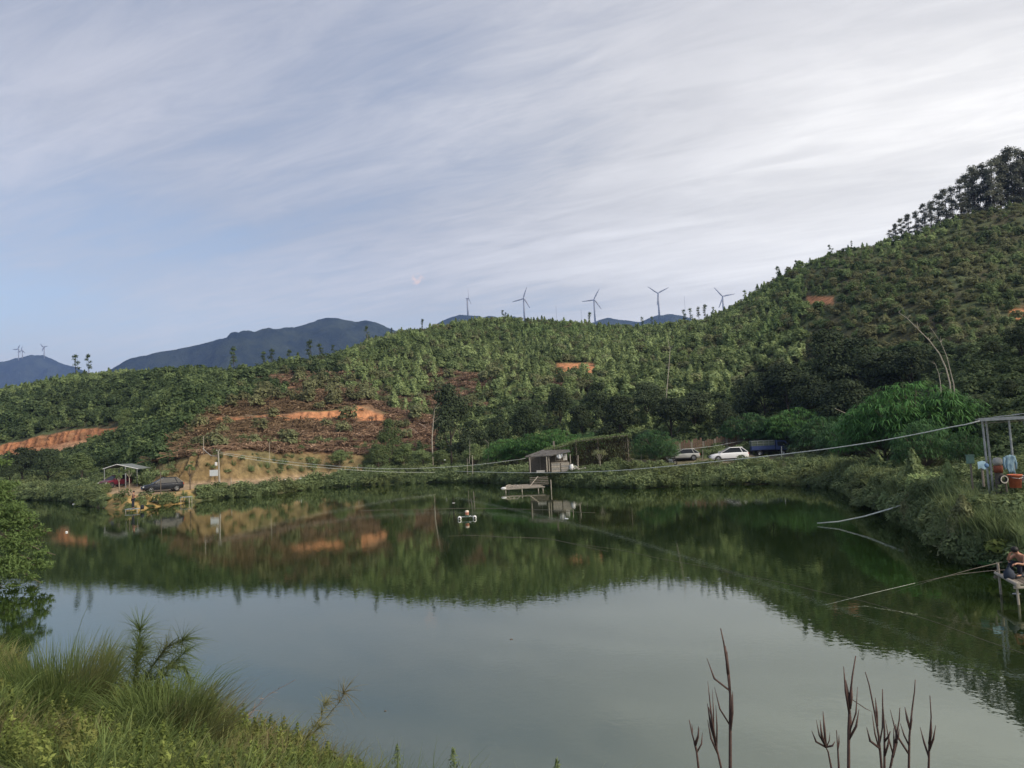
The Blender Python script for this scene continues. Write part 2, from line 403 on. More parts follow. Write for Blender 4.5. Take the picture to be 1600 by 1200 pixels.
me = npmesh('hillside_ground', np.stack([GXo, GYo, GZ], -1).reshape(-1, 3), fc, {'soil': ('POINT', 'FLOAT_COLOR', ca4)}, [mt], True)
tag(link('hillside_ground', me), kind='structure')
gmb = MB().quad((-6900, -290, -2), (6900, -290, -2), (6900, 6500, -2), (-6900, 6500, -2))
gp = gmb.build('ground', mat('plain_soil', (.06, .07, .04), .95, nscale=.01)); tag(gp, kind='structure')
bk = MB().quad((-60, -60, 3.55), (60, -60, 3.55), (60, .7, 3.55), (-60, .7, 3.55)).build('embankment_ground', mat('embankment_soil', (.10, .10, .05), .95)); tag(bk, kind='structure')

# ------------------------------------------------------------------ water
mw = bpy.data.materials.new('pond_water'); mw.use_nodes = True; t = mw.node_tree; p = t.nodes['Principled BSDF']
g_ = t.nodes.new('ShaderNodeNewGeometry')
t.links.new(mixc(t, mapr(t, noise(t, g_.outputs['Position'], .06, 3), .35, .65), (.009, .018, .003), (.014, .024, .005)), p.inputs['Base Color'])
p.inputs['Roughness'].default_value = .012; p.inputs['Specular Tint'].default_value = (.92, 1, .84, 1); p.inputs['IOR'].default_value = 2.95; p.inputs['Specular IOR Level'].default_value = .5
mp = t.nodes.new('ShaderNodeMapping'); t.links.new(g_.outputs['Position'], mp.inputs[0]); mp.inputs['Scale'].default_value = (1, 1, 1)
w1 = noise(t, mp.outputs[0], .9, 3, .5, .3); w2 = noise(t, mp.outputs[0], 5.0, 2, .5, .2)
b1 = t.nodes.new('ShaderNodeBump'); b1.inputs['Strength'].default_value = 1; b1.inputs['Distance'].default_value = .0011; t.links.new(w1, b1.inputs['Height'])
b2 = t.nodes.new('ShaderNodeBump'); b2.inputs['Strength'].default_value = 1; b2.inputs['Distance'].default_value = .0012; t.links.new(w2, b2.inputs['Height']); t.links.new(b1.outputs[0], b2.inputs['Normal'])
t.links.new(b2.outputs[0], p.inputs['Normal'])
wmb = MB().quad((-135, 3, 0), (75, 3, 0), (75, 135, 0), (-135, 135, 0)); tag(wmb.build('pond_water', mw), kind='structure')

# ------------------------------------------------------------------ far mountains
mmt = bpy.data.materials.new('mountain_forest'); mmt.use_nodes = True; t = mmt.node_tree; p = t.nodes['Principled BSDF']
p.inputs['Roughness'].default_value = 1; p.inputs['Specular IOR Level'].default_value = 0
g_ = t.nodes.new('ShaderNodeNewGeometry')
t.links.new(mixc(t, mapr(t, noise(t, g_.outputs['Position'], .012, 6, .65), .35, .65), (.012, .020, .016), (.042, .054, .032)), p.inputs['Base Color'])
b_ = t.nodes.new('ShaderNodeBump'); b_.inputs['Strength'].default_value = 1; b_.inputs['Distance'].default_value = 14
t.links.new(noise(t, g_.outputs['Position'], .05, 6, .7), b_.inputs['Height']); t.links.new(b_.outputs[0], p.inputs['Normal'])
def mountain(name, sk, D, depth, seed, am):
    pts = np.array([[W(px, py, D)[0]/D, W(px, py, D)[2]] for px, py in sk])
    uu = np.linspace(pts[0, 0], pts[-1, 0], 420); rz = np.interp(uu, pts[:, 0], pts[:, 1])
    k = np.ones(9)/9; rz = np.convolve(np.pad(rz, 4, 'edge'), k, 'valid')
    tt = np.linspace(-1, 1, 60)
    yy = D+tt[:, None]*depth*np.ones_like(uu); xx = uu[None]*yy
    prof = np.where(tt < 0, (1-np.abs(tt))**.9, (1-np.abs(tt))**1.3)[:, None]
    sp = fbm(xx/(depth*.35), yy/(depth*.35), seed, 5)
    zz = rz[None]*prof*(1+sp*.75*(1-prof**5))+fbm(xx/60, yy/60, seed+4, 4)*am-8
    idx = np.arange(zz.size).reshape(zz.shape)
    fc = np.stack([idx[:-1, :-1], idx[:-1, 1:], idx[1:, 1:], idx[1:, :-1]], -1).reshape(-1, 4)
    tag(link(name, npmesh(name, np.stack([xx, yy, zz], -1).reshape(-1, 3), fc, None, [mmt], True)), kind='structure')
mountain('mountain', [(130, 600), (185, 566), (200, 556), (230, 549), (300, 535), (350, 524), (400, 514), (450, 507), (480, 499), (500, 491), (520, 488), (545, 490), (556, 494), (572, 492), (590, 499), (610, 510), (640, 520), (680, 535), (760, 570)], 3000, 900, 5, 7)
mountain('mountain_ridge', [(560, 590), (620, 530), (650, 515), (680, 502), (700, 493), (720, 488), (750, 490), (775, 500), (800, 497), (830, 503), (870, 510), (910, 500), (935, 490), (960, 488), (985, 494), (1000, 497), (1020, 488), (1040, 485), (1065, 487), (1090, 496), (1130, 510), (1300, 560)], 3700, 900, 15, 7)
mountain('distant_mountain', [(-160, 590), (-60, 570), (0, 562), (30, 554), (50, 550), (70, 550), (90, 557), (130, 572), (200, 600)], 4900, 900, 25, 9)
# haze: one even volume round everything
hz = MB().box((0, 3150, 407), (14000, 6900, 820)).build('haze', None)
hz.data.materials.append(bpy.data.materials.new('haze')); hm = hz.data.materials[0]; hm.use_nodes = True; t = hm.node_tree; t.nodes.remove(t.nodes['Principled BSDF'])
pv = t.nodes.new('ShaderNodeVolumePrincipled'); pv.inputs['Density'].default_value = 1.35e-4; pv.inputs['Color'].default_value = (.34, .52, 1, 1)
pv.inputs['Anisotropy'].default_value = .2
t.links.new(pv.outputs[0], t.nodes['Material Output'].inputs['Volume']); tag(hz, kind='stuff')

# ------------------------------------------------------------------ plants
def leaf_quads(rg, pos, nrm, Ln, Wd, up=0.0, jit=.35):
    n = len(pos); nrm = nrm/np.maximum(np.linalg.norm(nrm, axis=1, keepdims=True), 1e-6)
    r = rg.normal(size=(n, 3)); r[:, 2] += up
    a = r-nrm*(r*nrm).sum(1, keepdims=True); a /= np.maximum(np.linalg.norm(a, axis=1, keepdims=True), 1e-6)
    b = np.cross(nrm, a); s = (1+jit*rg.uniform(-1, 1, n))[:, None]
    l = a*Ln*.5*s; w = b*Wd*.5*s; fold = nrm*Wd*.18
    v = np.stack([pos-l, pos+w-fold, pos+l-fold*.5, pos-w-fold], 1).reshape(-1, 3)
    return v, np.arange(4*n).reshape(n, 4)
def rdir(rg, n, lowcut=-.4):
    d = rg.normal(size=(n*2+10, 3)); d /= np.linalg.norm(d, axis=1, keepdims=True); d = d[d[:, 2] > lowcut]
    while len(d) < n: d = np.concatenate([d, d])
    return d[:n]
def crown_arrays(rg, n, lobes, Ln, Wd, lowcut=-.5, inner=.55, up=0., nr=.8):
    ps = []; ns = []; sz = np.array([(l[1][0]*l[1][1]*l[1][2])**(2/3) for l in lobes]); sz /= sz.sum()
    cnt = rg.multinomial(n, sz)
    for (c, r), k in zip(lobes, cnt):
        if k == 0: continue
        d = rdir(rg, k, lowcut); q = rg.uniform(inner, 1.06, (k, 1))
        ps.append(np.array(c)+d*np.array(r)*q); ns.append(d*.8+rg.normal(size=(k, 3))*nr*.42+np.array((0, 0, .45)))
    return leaf_quads(rg, np.concatenate(ps), np.concatenate(ns), Ln, Wd, up)
def crown_mesh(name, rg, n, lobes, Ln, Wd, m, **k):
    v, f = crown_arrays(rg, n, lobes, Ln, Wd, **k)
    return npmesh(name, v, f, {'lv': ('FACE', 'FLOAT', rg.uniform(0, 1, len(f)))}, [m])

def scatter(name, protos, pts, scale, rotz, pick, m, kind='stuff', tilt=None):
    """one object: prototypes + points in its own mesh, spread by geometry nodes"""
    vs = []; fs = []; pid = []; lv = []; o = 0
    for i, (v, f) in enumerate(protos):
        vs.append(v); fs.append(f+o); pid += [i]*len(v); lv.append(np.random.default_rng(i).uniform(0, 1, len(f))); o += len(v)
    n0 = o; P = np.asarray(pts, dtype=np.float32)
    v = np.concatenate(vs+[P]); f = np.concatenate(fs)
    n = len(P); z0 = np.zeros(n0)
    rot = np.zeros((n0+n, 3)); rot[n0:, 2] = rotz
    if tilt is not None: rot[n0:, :2] = tilt
    me = npmesh(name, v, f, {
        'lv': ('FACE', 'FLOAT', np.concatenate(lv)), 'pid': ('POINT', 'INT', np.concatenate([pid, -np.ones(n)])),
        'psc': ('POINT', 'FLOAT', np.concatenate([z0, scale])), 'prot': ('POINT', 'FLOAT_VECTOR', rot),
        'pick': ('POINT', 'INT', np.concatenate([z0, pick]))}, [m])
    ob = link(name, me); tag(ob, kind=kind)
    g = bpy.data.node_groups.new(name, 'GeometryNodeTree')
    g.interface.new_socket('Geometry', in_out='INPUT', socket_type='NodeSocketGeometry'); g.interface.new_socket('Geometry', in_out='OUTPUT', socket_type='NodeSocketGeometry')
    n_ = g.nodes.new; l_ = g.links.new
    gi = n_('NodeGroupInput'); go = n_('NodeGroupOutput')
    def att(nm, ty):
        q = n_('GeometryNodeInputNamedAttribute'); q.data_type = ty; q.inputs['Name'].default_value = nm; return q.outputs['Attribute']
    cmp_ = n_('FunctionNodeCompare'); cmp_.data_type = 'INT'; cmp_.operation = 'GREATER_EQUAL'
    ci = [s for s in cmp_.inputs if s.type == 'INT']; l_(att('pid', 'INT'), ci[0]); ci[1].default_value = 0
    spg = n_('GeometryNodeSeparateGeometry'); spg.domain = 'POINT'; l_(gi.outputs[0], spg.inputs[0]); l_(cmp_.outputs[0], spg.inputs[1])
    sti = n_('GeometryNodeSplitToInstances'); sti.domain = 'POINT'; l_(spg.outputs['Selection'], sti.inputs['Geometry']); l_(att('pid', 'INT'), sti.inputs['Group ID'])
    iop = n_('GeometryNodeInstanceOnPoints'); l_(spg.outputs['Inverted'], iop.inputs['Points']); l_(sti.outputs['Instances'], iop.inputs['Instance'])
    iop.inputs['Pick Instance'].default_value = True; l_(att('pick', 'INT'), iop.inputs['Instance Index'])
    l_(att('prot', 'FLOAT_VECTOR'), iop.inputs['Rotation'])
    l_(att('psc', 'FLOAT'), iop.inputs['Scale'])
    l_(iop.outputs[0], go.inputs[0])
    mo = ob.modifiers.new('scatter', 'NODES'); mo.node_group = g
    return ob

ML = {
 'pale': leafmat('young_pale_leaves', (.23, .30, .115), (.33, .40, .19), (.20, .28, .11)),
 'mid': leafmat('green_scrub_leaves', (.125, .175, .07), (.21, .27, .12), (.15, .205, .085)),
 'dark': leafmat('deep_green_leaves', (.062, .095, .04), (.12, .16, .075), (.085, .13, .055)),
 'olive': leafmat('olive_scrub_leaves', (.15, .17, .08), (.225, .245, .13), (.185, .19, .095)),
 'dead': leafmat('brown_cut_brush', (.19, .125, .085), (.36, .25, .175), (.21, .15, .09), tr=.1),
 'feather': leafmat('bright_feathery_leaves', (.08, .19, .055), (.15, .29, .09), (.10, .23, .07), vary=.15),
 'featherdk': leafmat('shade_tinted_feathery_leaves', (.055, .125, .05), (.10, .19, .075), None),  # darker copy of the feathery leaves, with shade put into the colour
 'grass': leafmat('long_grass_blades', (.085, .13, .035), (.17, .22, .075), (.21, .18, .09), wscale=.5),
 'weed': leafmat('yellow_green_weed_leaves', (.10, .15, .035), (.24, .28, .08), (.17, .16, .06), wscale=.7),
 'creeper': leafmat('bright_creeper_leaves', (.06, .17, .05), (.14, .29, .10), None),
 'bank': leafmat('bank_bush_leaves', (.10, .15, .06), (.22, .27, .13), (.15, .18, .075), wscale=.15),
 'willow': leafmat('overhanging_tree_leaves', (.085, .14, .045), (.19, .27, .09), None),
 'gum': leafmat('grey_green_gum_leaves', (.10, .115, .085), (.19, .20, .155), None),
}
M_bark = mat('grey_brown_bark', (.16, .13, .10), .9, bump=.02)
M_pbark = mat('pale_bark', (.42, .38, .31), .85, bump=.01)
M_dark = mat('dark_bark', (.06, .05, .04), .9, bump=.02)

# hillside cover ---------------------------------------------------
def bush_proto(rg, n=150, h=1.2, L_=.30, W_=.17):
    lob = [((0, 0, .45*h), (.5, .5, .5*h))]
    for _ in range(4):
        a = rg.uniform(0, 2*PI); r = rg.uniform(.2, .42); lob.append(((r*math.cos(a), r*math.sin(a), rg.uniform(.2, .75)*h), (rg.uniform(.2, .34),)*2+(rg.uniform(.22, .36)*h,)))
    return crown_arrays(rg, n, lob, L_, W_, lowcut=-.3)
def cone_proto(rg, n=150, h=1.7, L_=.28, W_=.12):
    t = rg.uniform(0, 1, n)**.8; a = rg.uniform(0, 2*PI, n); r = (1-t)**.75*.48*rg.uniform(.3, 1.05, n)*(1+.25*np.sin(a*3+t*9))
    pos = np.stack([r*np.cos(a), r*np.sin(a), t*h+.05], 1)
    nr = np.stack([np.cos(a), np.sin(a), np.full(n, .9)], 1)*.8+rg.normal(size=(n, 3))*.42
    v, f = leaf_quads(rg, pos, nr, L_, W_, up=.5); k = len(v); w = .012
    v = np.concatenate([v, [(-w, 0, -.1), (w, 0, -.1), (w*.5, 0, h*.95), (-w*.5, 0, h*.95), (0, -w, -.1), (0, w, -.1), (0, w*.5, h*.95), (0, -w*.5, h*.95)]]); f = np.concatenate([f, [(k, k+1, k+2, k+3), (k+4, k+5, k+6, k+7)]])
    return v, f
def stick_proto(rg, n=46):
    vs = []; fs = []; o = 0
    for i in range(n):
        c = np.array((*rg.uniform(-.5, .5, 2), rg.uniform(0, .32))); d = rg.normal(size=3)*np.array((1, 1, .33)); d /= np.linalg.norm(d)
        l = rg.uniform(.25, .8); w = rg.uniform(.014, .035); s = np.cross(d, (0, 0, 1.)); s /= np.linalg.norm(s)+1e-6; u = np.cross(s, d)
        p0 = c-d*l/2; p1 = c+d*l/2
        vs += [p0+s*w, p0-s*w, p1-s*w*.4, p1+s*w*.4, p0+u*w, p0-u*w, p1-u*w*.4, p1+u*w*.4]; fs += [(o, o+1, o+2, o+3), (o+4, o+5, o+6, o+7)]; o += 8
    v1 = np.array(vs); f1 = np.array(fs)
    v2, f2 = crown_arrays(rg, 70, [((0, 0, .12), (.5, .5, .2))], .17, .09, lowcut=-.1, inner=.3)
    return np.concatenate([v1, v2]), np.concatenate([f1, f2+len(v1)])
prng = np.random.default_rng(77)
protoB = [bush_proto(prng, 300, h, .21, .12) for h in (1.0, 1.2, .9, 1.1)]
protoC = [cone_proto(prng, 280, h, .21, .085) for h in (1.15, 1.35, 1.0, 1.25)]
protoS = [stick_proto(prng) for _ in range(4)]
pts = []
y = 100.
gy = []
while y < 285:
    uu = np.arange(-.95, 1.0, 1.5/y); gy.append(np.stack([uu+prng.uniform(-.9, .9, len(uu))/y, np.full(len(uu), y)+prng.uniform(-.9, .9, len(uu))], 1)); y += 1.5
gy = np.concatenate(gy); sx = gy[:, 0]*gy[:, 1]; sy = gy[:, 1]
kys, _ = knots(gy[:, 0])
kpos = np.zeros(len(sx))
for k in range(len(kys)-1): kpos = np.where(sy >= kys[k], k+np.clip((sy-kys[k])/np.maximum(kys[k+1]-kys[k], 1e-6), 0, 1), kpos)
sz_ = H(sx, sy); spx, spy = proj(sx, sy, sz_)
okk = (kpos > 9.05) & (kpos < 14.6) & (spx > -140) & (spx < 1740)
# keep the red cut faces and their ledges open
cutm = (kpos > np.where(spx < 200, 9.6, 9.93)) & (kpos < 11.06) & (((spx < 192)) | ((spx > 325) & (spx < 608)))
for (a, b, c_, d) in ((866, 932, 567, 583), (1256, 1306, 463, 477)): cutm |= (spx > a) & (spx < b) & (spy > c_) & (spy < d+4)
okk &= ~(cutm & ~((prng.uniform(0, 1, len(sx)) < np.where(spx > 450, .04, .22)) & (spx > 325)))
cutok = cutm
rn = prng.uniform(0, 1, len(sx)); rn2 = fbm(sx/11, sy/11, 66, 3)
brn = in_poly(spx+fbm(sx/9, sy/9, 91, 3)*34, spy-6+fbm(sx/8, sy/8, 92, 3)*18, [(250, 722), (262, 690), (300, 655), (340, 638), (400, 616), (470, 600), (560, 606), (620, 640), (690, 650), (690, 715), (560, 714), (400, 706)])
mixz = in_poly(spx, spy, [(340, 640), (390, 600), (470, 575), (640, 570), (760, 590), (940, 600), (900, 660), (700, 655), (600, 640)])
kind = np.full(len(sx), 'mid', dtype=object)
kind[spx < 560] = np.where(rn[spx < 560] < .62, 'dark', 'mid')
cen = (spx >= 540) & (spx < 1260)
kind[cen] = np.where(rn[cen]+rn2[cen]*.5 < .42, 'pale', np.where(rn[cen] < .82, 'mid', 'olive'))
rt = spx >= 1260
kind[rt] = np.where(rn[rt]+rn2[rt]*.6 < .60, 'olive', np.where(rn[rt] < .85, 'mid', 'dark'))
kind[(sy > kys[13]*.93) & (rn < .5) & (spx < 1500)] = 'pale'
kind[(mixz) & (rn2+rn*.5 > .12)] = 'olive'
kind[(mixz) & (rn2+rn*.6 > .30)] = 'dead'
kind[brn] = 'dead'
kind[brn & (rn > .96)] = 'olive'
pass
psc = (1.05+1.9*prng.uniform(0, 1, len(sx))**1.6)*np.where(sy > 200, 1.12, 1)
psc = np.where(brn, prng.uniform(1.6, 3.4, len(sx)), psc)
psc = np.where(kind == 'olive', psc*.9, psc)
up_ = brn & (rn < np.interp(spy+rn2*50, [600, 640, 700], [.30, .05, .01])); kind[up_] = 'olive'; kind[cutok] = 'dead'; psc = np.where(cutok, 1.2, psc)
bigp = (rn2 > -.2) & (prng.uniform(0, 1, len(sx)) < .005) & (kpos < 12.8) & ~brn & ~cutok; psc = np.where(bigp, psc*1.0+1.0, psc)
psc *= np.where((spx > 1250) & ~bigp, .70, 1)*np.where(kpos > 12.6, .78, 1)
HILL_LABEL = {
 'pale': ('young_eucalyptus', 'young pale green eucalyptus sapling in the plantation covering the upper hill', 'sapling', 'pale saplings on the hillside'),
 'mid': ('hillside_shrub', 'rounded fresh green shrub in the thicket covering the hillside', 'shrub', 'green shrubs on the hillside'),
 'dark': ('hillside_bush', 'deep green bush in the shaded thicket of the left hillside and valley', 'bush', 'dark bushes on the hillside'),
 'olive': ('scrub_bush', 'dull olive scrub bush on the dry part of the hillside', 'bush', 'olive scrub on the hillside'),
 'dead': ('brush_heap', 'tangled heap of cut brown brush lying on the cleared red slope', 'brush heap', 'cut brush on the cleared slope')}
for kd in ('pale', 'mid', 'dark', 'olive', 'dead'):
    sel = np.where(okk & (kind == kd))[0]
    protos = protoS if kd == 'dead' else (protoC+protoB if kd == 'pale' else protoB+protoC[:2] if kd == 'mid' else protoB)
    zoff = -.15
    vis = sel[(spx[sel] > 0) & (spx[sel] < 1600) & (kpos[sel] < 13.2)]
    app = psc[vis]/sy[vis]; big = vis[np.argsort(-app)[:56]]; bigset = set(big.tolist())
    rest = np.array([i for i in sel if i not in bigset])
    pk_ = prng.integers(0, len(protos), len(sx)); rz_ = prng.uniform(0, 2*PI, len(sx))
    scatter({'pale': 'sapling_plantation', 'mid': 'green_thicket', 'dark': 'dark_thicket', 'olive': 'olive_scrub', 'dead': 'cut_brush'}[kd], protos, np.stack([sx, sy, sz_+zoff], 1)[rest], psc[rest], rz_[rest], pk_[rest], ML[kd])
    meshes = [npmesh(HILL_LABEL[kd][0], v, f, {'lv': ('FACE', 'FLOAT', prng.uniform(0, 1, len(f)))}, [ML[kd]]) for v, f in protos]
    nm, lb, ct, gr = HILL_LABEL[kd]
    for i in big:
        o = link(nm, meshes[pk_[i]]); o.location = (sx[i], sy[i], sz_[i]+zoff); o.rotation_euler = (0, 0, rz_[i]); o.scale = (psc[i],)*3
        tag(o, lb, ct, gr)
#@@OBJECTS
# ------------------------------------------------------------------ trees
trg = np.random.default_rng(303)
def limb_mesh(name, h, r0_, tops, m, bend=(0, 0), n=6, base=-.4):
    mb = MB(); k = 7
    pts = [(bend[0]*(i/k)**2, bend[1]*(i/k)**2, base+(h-base)*i/k) for i in range(k+1)]
    mb.tube(pts, [max(r0_*(1-.8*i/k), .02) for i in range(k+1)], n)
    for tp in tops:
        f = min(max(tp[2]*.55/h, .2), .92); i = int(f*k); st = Vector(pts[i]); en = Vector(V3(tp)); mid = (st+en)/2+Vector((0, 0, -.08*h*random.random()))
        mb.tube([st, mid, en], [r0_*(1-.8*f)*.6, r0_*.25, .015], 4, False)
    me = bpy.data.meshes.new(name); me.from_pydata(mb.v, [], mb.f); me.update(); me.materials.append(m)
    me.polygons.foreach_set('use_smooth', np.ones(len(me.polygons), dtype=bool)); return me
def broad_tree(rg, h, w, n, Ln, m, bark, low=.18, nl=9):
    lob = [((0, 0, h*.62), (w*.32, w*.32, h*.30))]; tops = []
    for i in range(nl):
        a = 2*PI*i/nl+rg.uniform(-.5, .5); r = rg.uniform(.18, .40)*w; z = h*rg.uniform(low+.12, .86); r *= (1.15-(z/h)*.55)
        q = rg.uniform(.13, .22)*w; lob.append(((r*math.cos(a), r*math.sin(a), z), (q, q, q*rg.uniform(.6, .95)))); tops.append(lob[-1][0])
    for i in range(4):
        a = rg.uniform(0, 2*PI); r = rg.uniform(0, .16)*w; q = rg.uniform(.10, .17)*w
        lob.append(((r*math.cos(a), r*math.sin(a), h*.95-q*.8), (q, q, q*.8)))
    return crown_mesh('crown', rg, n, lob, Ln, Ln*.55, m, lowcut=-.55, inner=.5), limb_mesh('trunk', h*.72, .035*h*.6, tops, bark)
def umbrella_tree(rg, h, w, n, m, bark, Ln=.5, wd=.2, z0=.35):
    """feathery flat-topped tree: drooping pinnate sprays set round the ends of spreading limbs"""
    ps = []; ns = []; tops = []; V = []; Fc = []; o = 0
    nsp = max(int(n/26), 10)
    for i in range(nsp):
        a = rg.uniform(0, 2*PI); r = w*.5*math.sqrt(rg.uniform(0, 1)); z = h*(z0+(1-z0)*rg.uniform(.25, 1)*(1-.45*(2*r/w)**2))
        c = np.array((r*math.cos(a), r*math.sin(a), z));
        if i % 5 == 0: tops.append(tuple(c))
        nf = 13; th = rg.uniform(0, 2*PI, nf)
        for tt_ in th:
            L_ = Ln*rg.uniform(.8, 1.6)*2; d = np.array((math.cos(tt_), math.sin(tt_), 0.)); sd_ = np.array((-d[1], d[0], 0))
            prev = c.copy()
            for s_ in range(2):
                nx = prev+d*L_*.5+np.array((0, 0, .10*L_-(s_+.3)*.42*L_)); w_ = wd*(1.0-.4*s_)
                V += [prev-sd_*w_*.5, nx-sd_*w_*(.45 if s_ == 0 else .12), nx+sd_*w_*(.45 if s_ == 0 else .12), prev+sd_*w_*.5]; Fc.append((o, o+1, o+2, o+3)); o += 4; prev = nx
    f = np.array(Fc); lv = np.repeat(rg.uniform(0, 1, len(f)//2+1), 2)[:len(f)]
    return npmesh('crown', np.array(V), f, {'lv': ('FACE', 'FLOAT', lv)}, [m]), limb_mesh('trunk', h*.75, .02*h, tops, bark)
def gum_tree(rg, h, n, Ln, m, bark, puffs=9, low=.35, spread=.13, pr=.085):
    lob = []; tops = []
    for i in range(puffs):
        t_ = low+(1-low)*(i+.5)/puffs; a = rg.uniform(0, 2*PI); r = h*spread*rg.uniform(.3, 1)*(1.15-t_*.75); q = h*pr*rg.uniform(.7, 1.15)
        lob.append(((r*math.cos(a), r*math.sin(a), h*t_-q*.5), (q, q, q*.85))); tops.append(lob[-1][0])
    lob.append(((0, 0, h-h*pr*.8), (h*pr*.9, h*pr*.9, h*pr)))
    return crown_mesh('crown', rg, n, lob, Ln, Ln*.5, m, lowcut=-.8, inner=.3), limb_mesh('trunk', h*.96, .011*h, tops, bark, base=-1)
def place_tree(name, label, cat, group, cm, tm, px, py_top, D, h0, base_y=None, zb=None, rz=None, lean=(0, 0), sxy=1.0, sink=0):
    """stands a tree of model height h0 where the photo has it; its height comes from the top's pixel and the ground below"""
    q = W(px, py_top, D); x, y = q[0], D
    # walk the foot so that the top lands at px
    z = float(H(x, y)[0]) if zb is None else zb
    h = max(q[2]-z, .5); s = h/h0
    o = thing(name, label, cat, (x, y, z-sink), trg.uniform(0, 2*PI) if rz is None else rz, group)
    o.scale = (s*sxy, s*sxy, s) if name != 'gum_tree' else (s*1.1+.1, s*1.1+.1, s); o.rotation_euler = (lean[0], lean[1], o.rotation_euler[2])
    if tm: link('trunk', tm, o)
    link('crown', cm, o)
    return o
ML['wood'] = leafmat('shade_tinted_tree_leaves', (.030, .045, .022), (.075, .10, .052), (.045, .07, .03), tr=.2)  # shade of the trees at the hill foot is put into this dark leaf colour
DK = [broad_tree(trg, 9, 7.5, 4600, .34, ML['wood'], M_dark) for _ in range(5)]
GB = [broad_tree(trg, 9, 7, 4200, .34, ML['mid'], M_bark) for _ in range(3)]
UM = [umbrella_tree(trg, 5, 7.5, 13000, ML['feather'], M_bark, .27, .085, .2) for _ in range(3)]
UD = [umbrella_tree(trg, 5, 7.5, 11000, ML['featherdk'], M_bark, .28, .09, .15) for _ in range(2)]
GM = [gum_tree(trg, 12, 1900, .36, ML['gum'], M_dark, 15, .20, .15, .075) for _ in range(5)]
SP = [gum_tree(trg, 6, 320, .30, ML['dark'], M_dark, 5, .45, .16, .09) for _ in range(4)]
# grove of tall gums on the right-hand crest
gl = [(1389, 356), (1398, 346), (1407, 338), (1418, 331), (1430, 327), (1442, 315), (1452, 311), (1462, 300), (1475, 291), (1484, 288), (1497, 276), (1506, 268), (1517, 255), (1524, 262), (1534, 252), (1546, 246), (1556, 240), (1566, 236), (1575, 226), (1586, 228), (1597, 232), (1611, 222), (1626, 214), (1642, 205), (1540, 262), (1569, 252), (1590, 246), (1605, 240)]
for i, (px, py) in enumerate(gl):
    cm, tm = GM[i % 5]; D = float(np.interp(px/F-.667, KU[:, 7], KY[:, 7]))+trg.uniform(3, 9)
    lb = 'tall slender gum tree in the dark backlit grove on the right hilltop'
    if i == 0: lb = 'last and lowest gum tree at the downhill end of the hilltop grove'
    if px == 1575: lb = 'tallest gum tree in view, standing at the top of the hilltop grove'
    place_tree('gum_tree', lb, 'tree', 'gum trees in the hilltop grove', cm, tm, px, py, D, 12, sink=.5)
# spindly trees that stand out above the skyline
sk = [(118, 553, 0, 'small round-headed tree alone on the left hill crest', 0), (138, 553, 1, 'thin gappy tree beside the round-headed one on the left hill crest', 0),
 (365, 541, 2, 'lone thin tree with two tiers of leaves in front of the big blue mountain', 0), (412, 548, 3, 'dark tree in the low row below the blue mountain, nearest the thin lone tree', 0), (424, 544, 0, 'dark tree with flat top in the low row below the blue mountain', 0),
 (452, 546, 1, 'single small dark tree between the low row and the taller pair', 0), (485, 531, 2, 'taller of the pair of dark trees before the blue mountain', 0), (499, 536, 3, 'shorter and broader of the pair of dark trees before the blue mountain', 0),
 (520, 538, 0, 'small dark tree right of the pair before the blue mountain', 0), (573, 509, 1, 'tall wispy bare-stemmed tree against the right shoulder of the blue mountain', 0), (612, 512, 2, 'dark tree where the blue mountain meets the green hill crest', 0), (660, 498, 3, 'small tufted tree on the crest between two blue mountains', 0),
 (785, 484, 0, 'dark bushy tree on the highest part of the central crest', 0), (790, 488, 1, 'second dark tree crowding the highest part of the central crest', 0), (921, 487, 3, 'round dark tree at the foot of the third wind turbine', 0), (1002, 495, 2, 'conical dark tree left of the fourth wind turbine on the crest', 0), (1018, 494, 1, 'wide leaning dark tree below the fourth wind turbine', 0),
 (1068, 483, 0, 'leftmost umbrella-shaped tree in the row between the last two turbines', 0), (1078, 481, 1, 'second umbrella-shaped tree in the row between the last two turbines', 0), (1091, 479, 2, 'middle umbrella-shaped tree in the row between the last two turbines', 0), (1101, 475, 3, 'tallest umbrella-shaped tree in the row between the last two turbines', 0), (1114, 479, 0, 'umbrella-shaped tree at the foot of the last wind turbine', 0),
 (1163, 453, 1, 'small bent sapling at the low end of the right slope crest', 0), (1218, 412, 2, 'bare-stemmed tree leaning left on the right slope crest', -.35), (1243, 406, 3, 'upright thin tree beside the leaning one on the right slope crest', 0), (1295, 379, 0, 'dark tree leaning far left above the right slope crest', -.6), (1330, 376, 1, 'small tuft of a tree halfway to the hilltop grove', 0)]
for px, py, v, lb, ln in sk:
    cm, tm = SP[v]; D = float(np.interp(px/F-.667, KU[:, 7], KY[:, 7]))-1
    place_tree('thin_tree', lb, 'tree', 'spindly trees along the skyline', cm, tm, px-(ln*14), py, D, 6, lean=(0, ln), sxy=1.15)
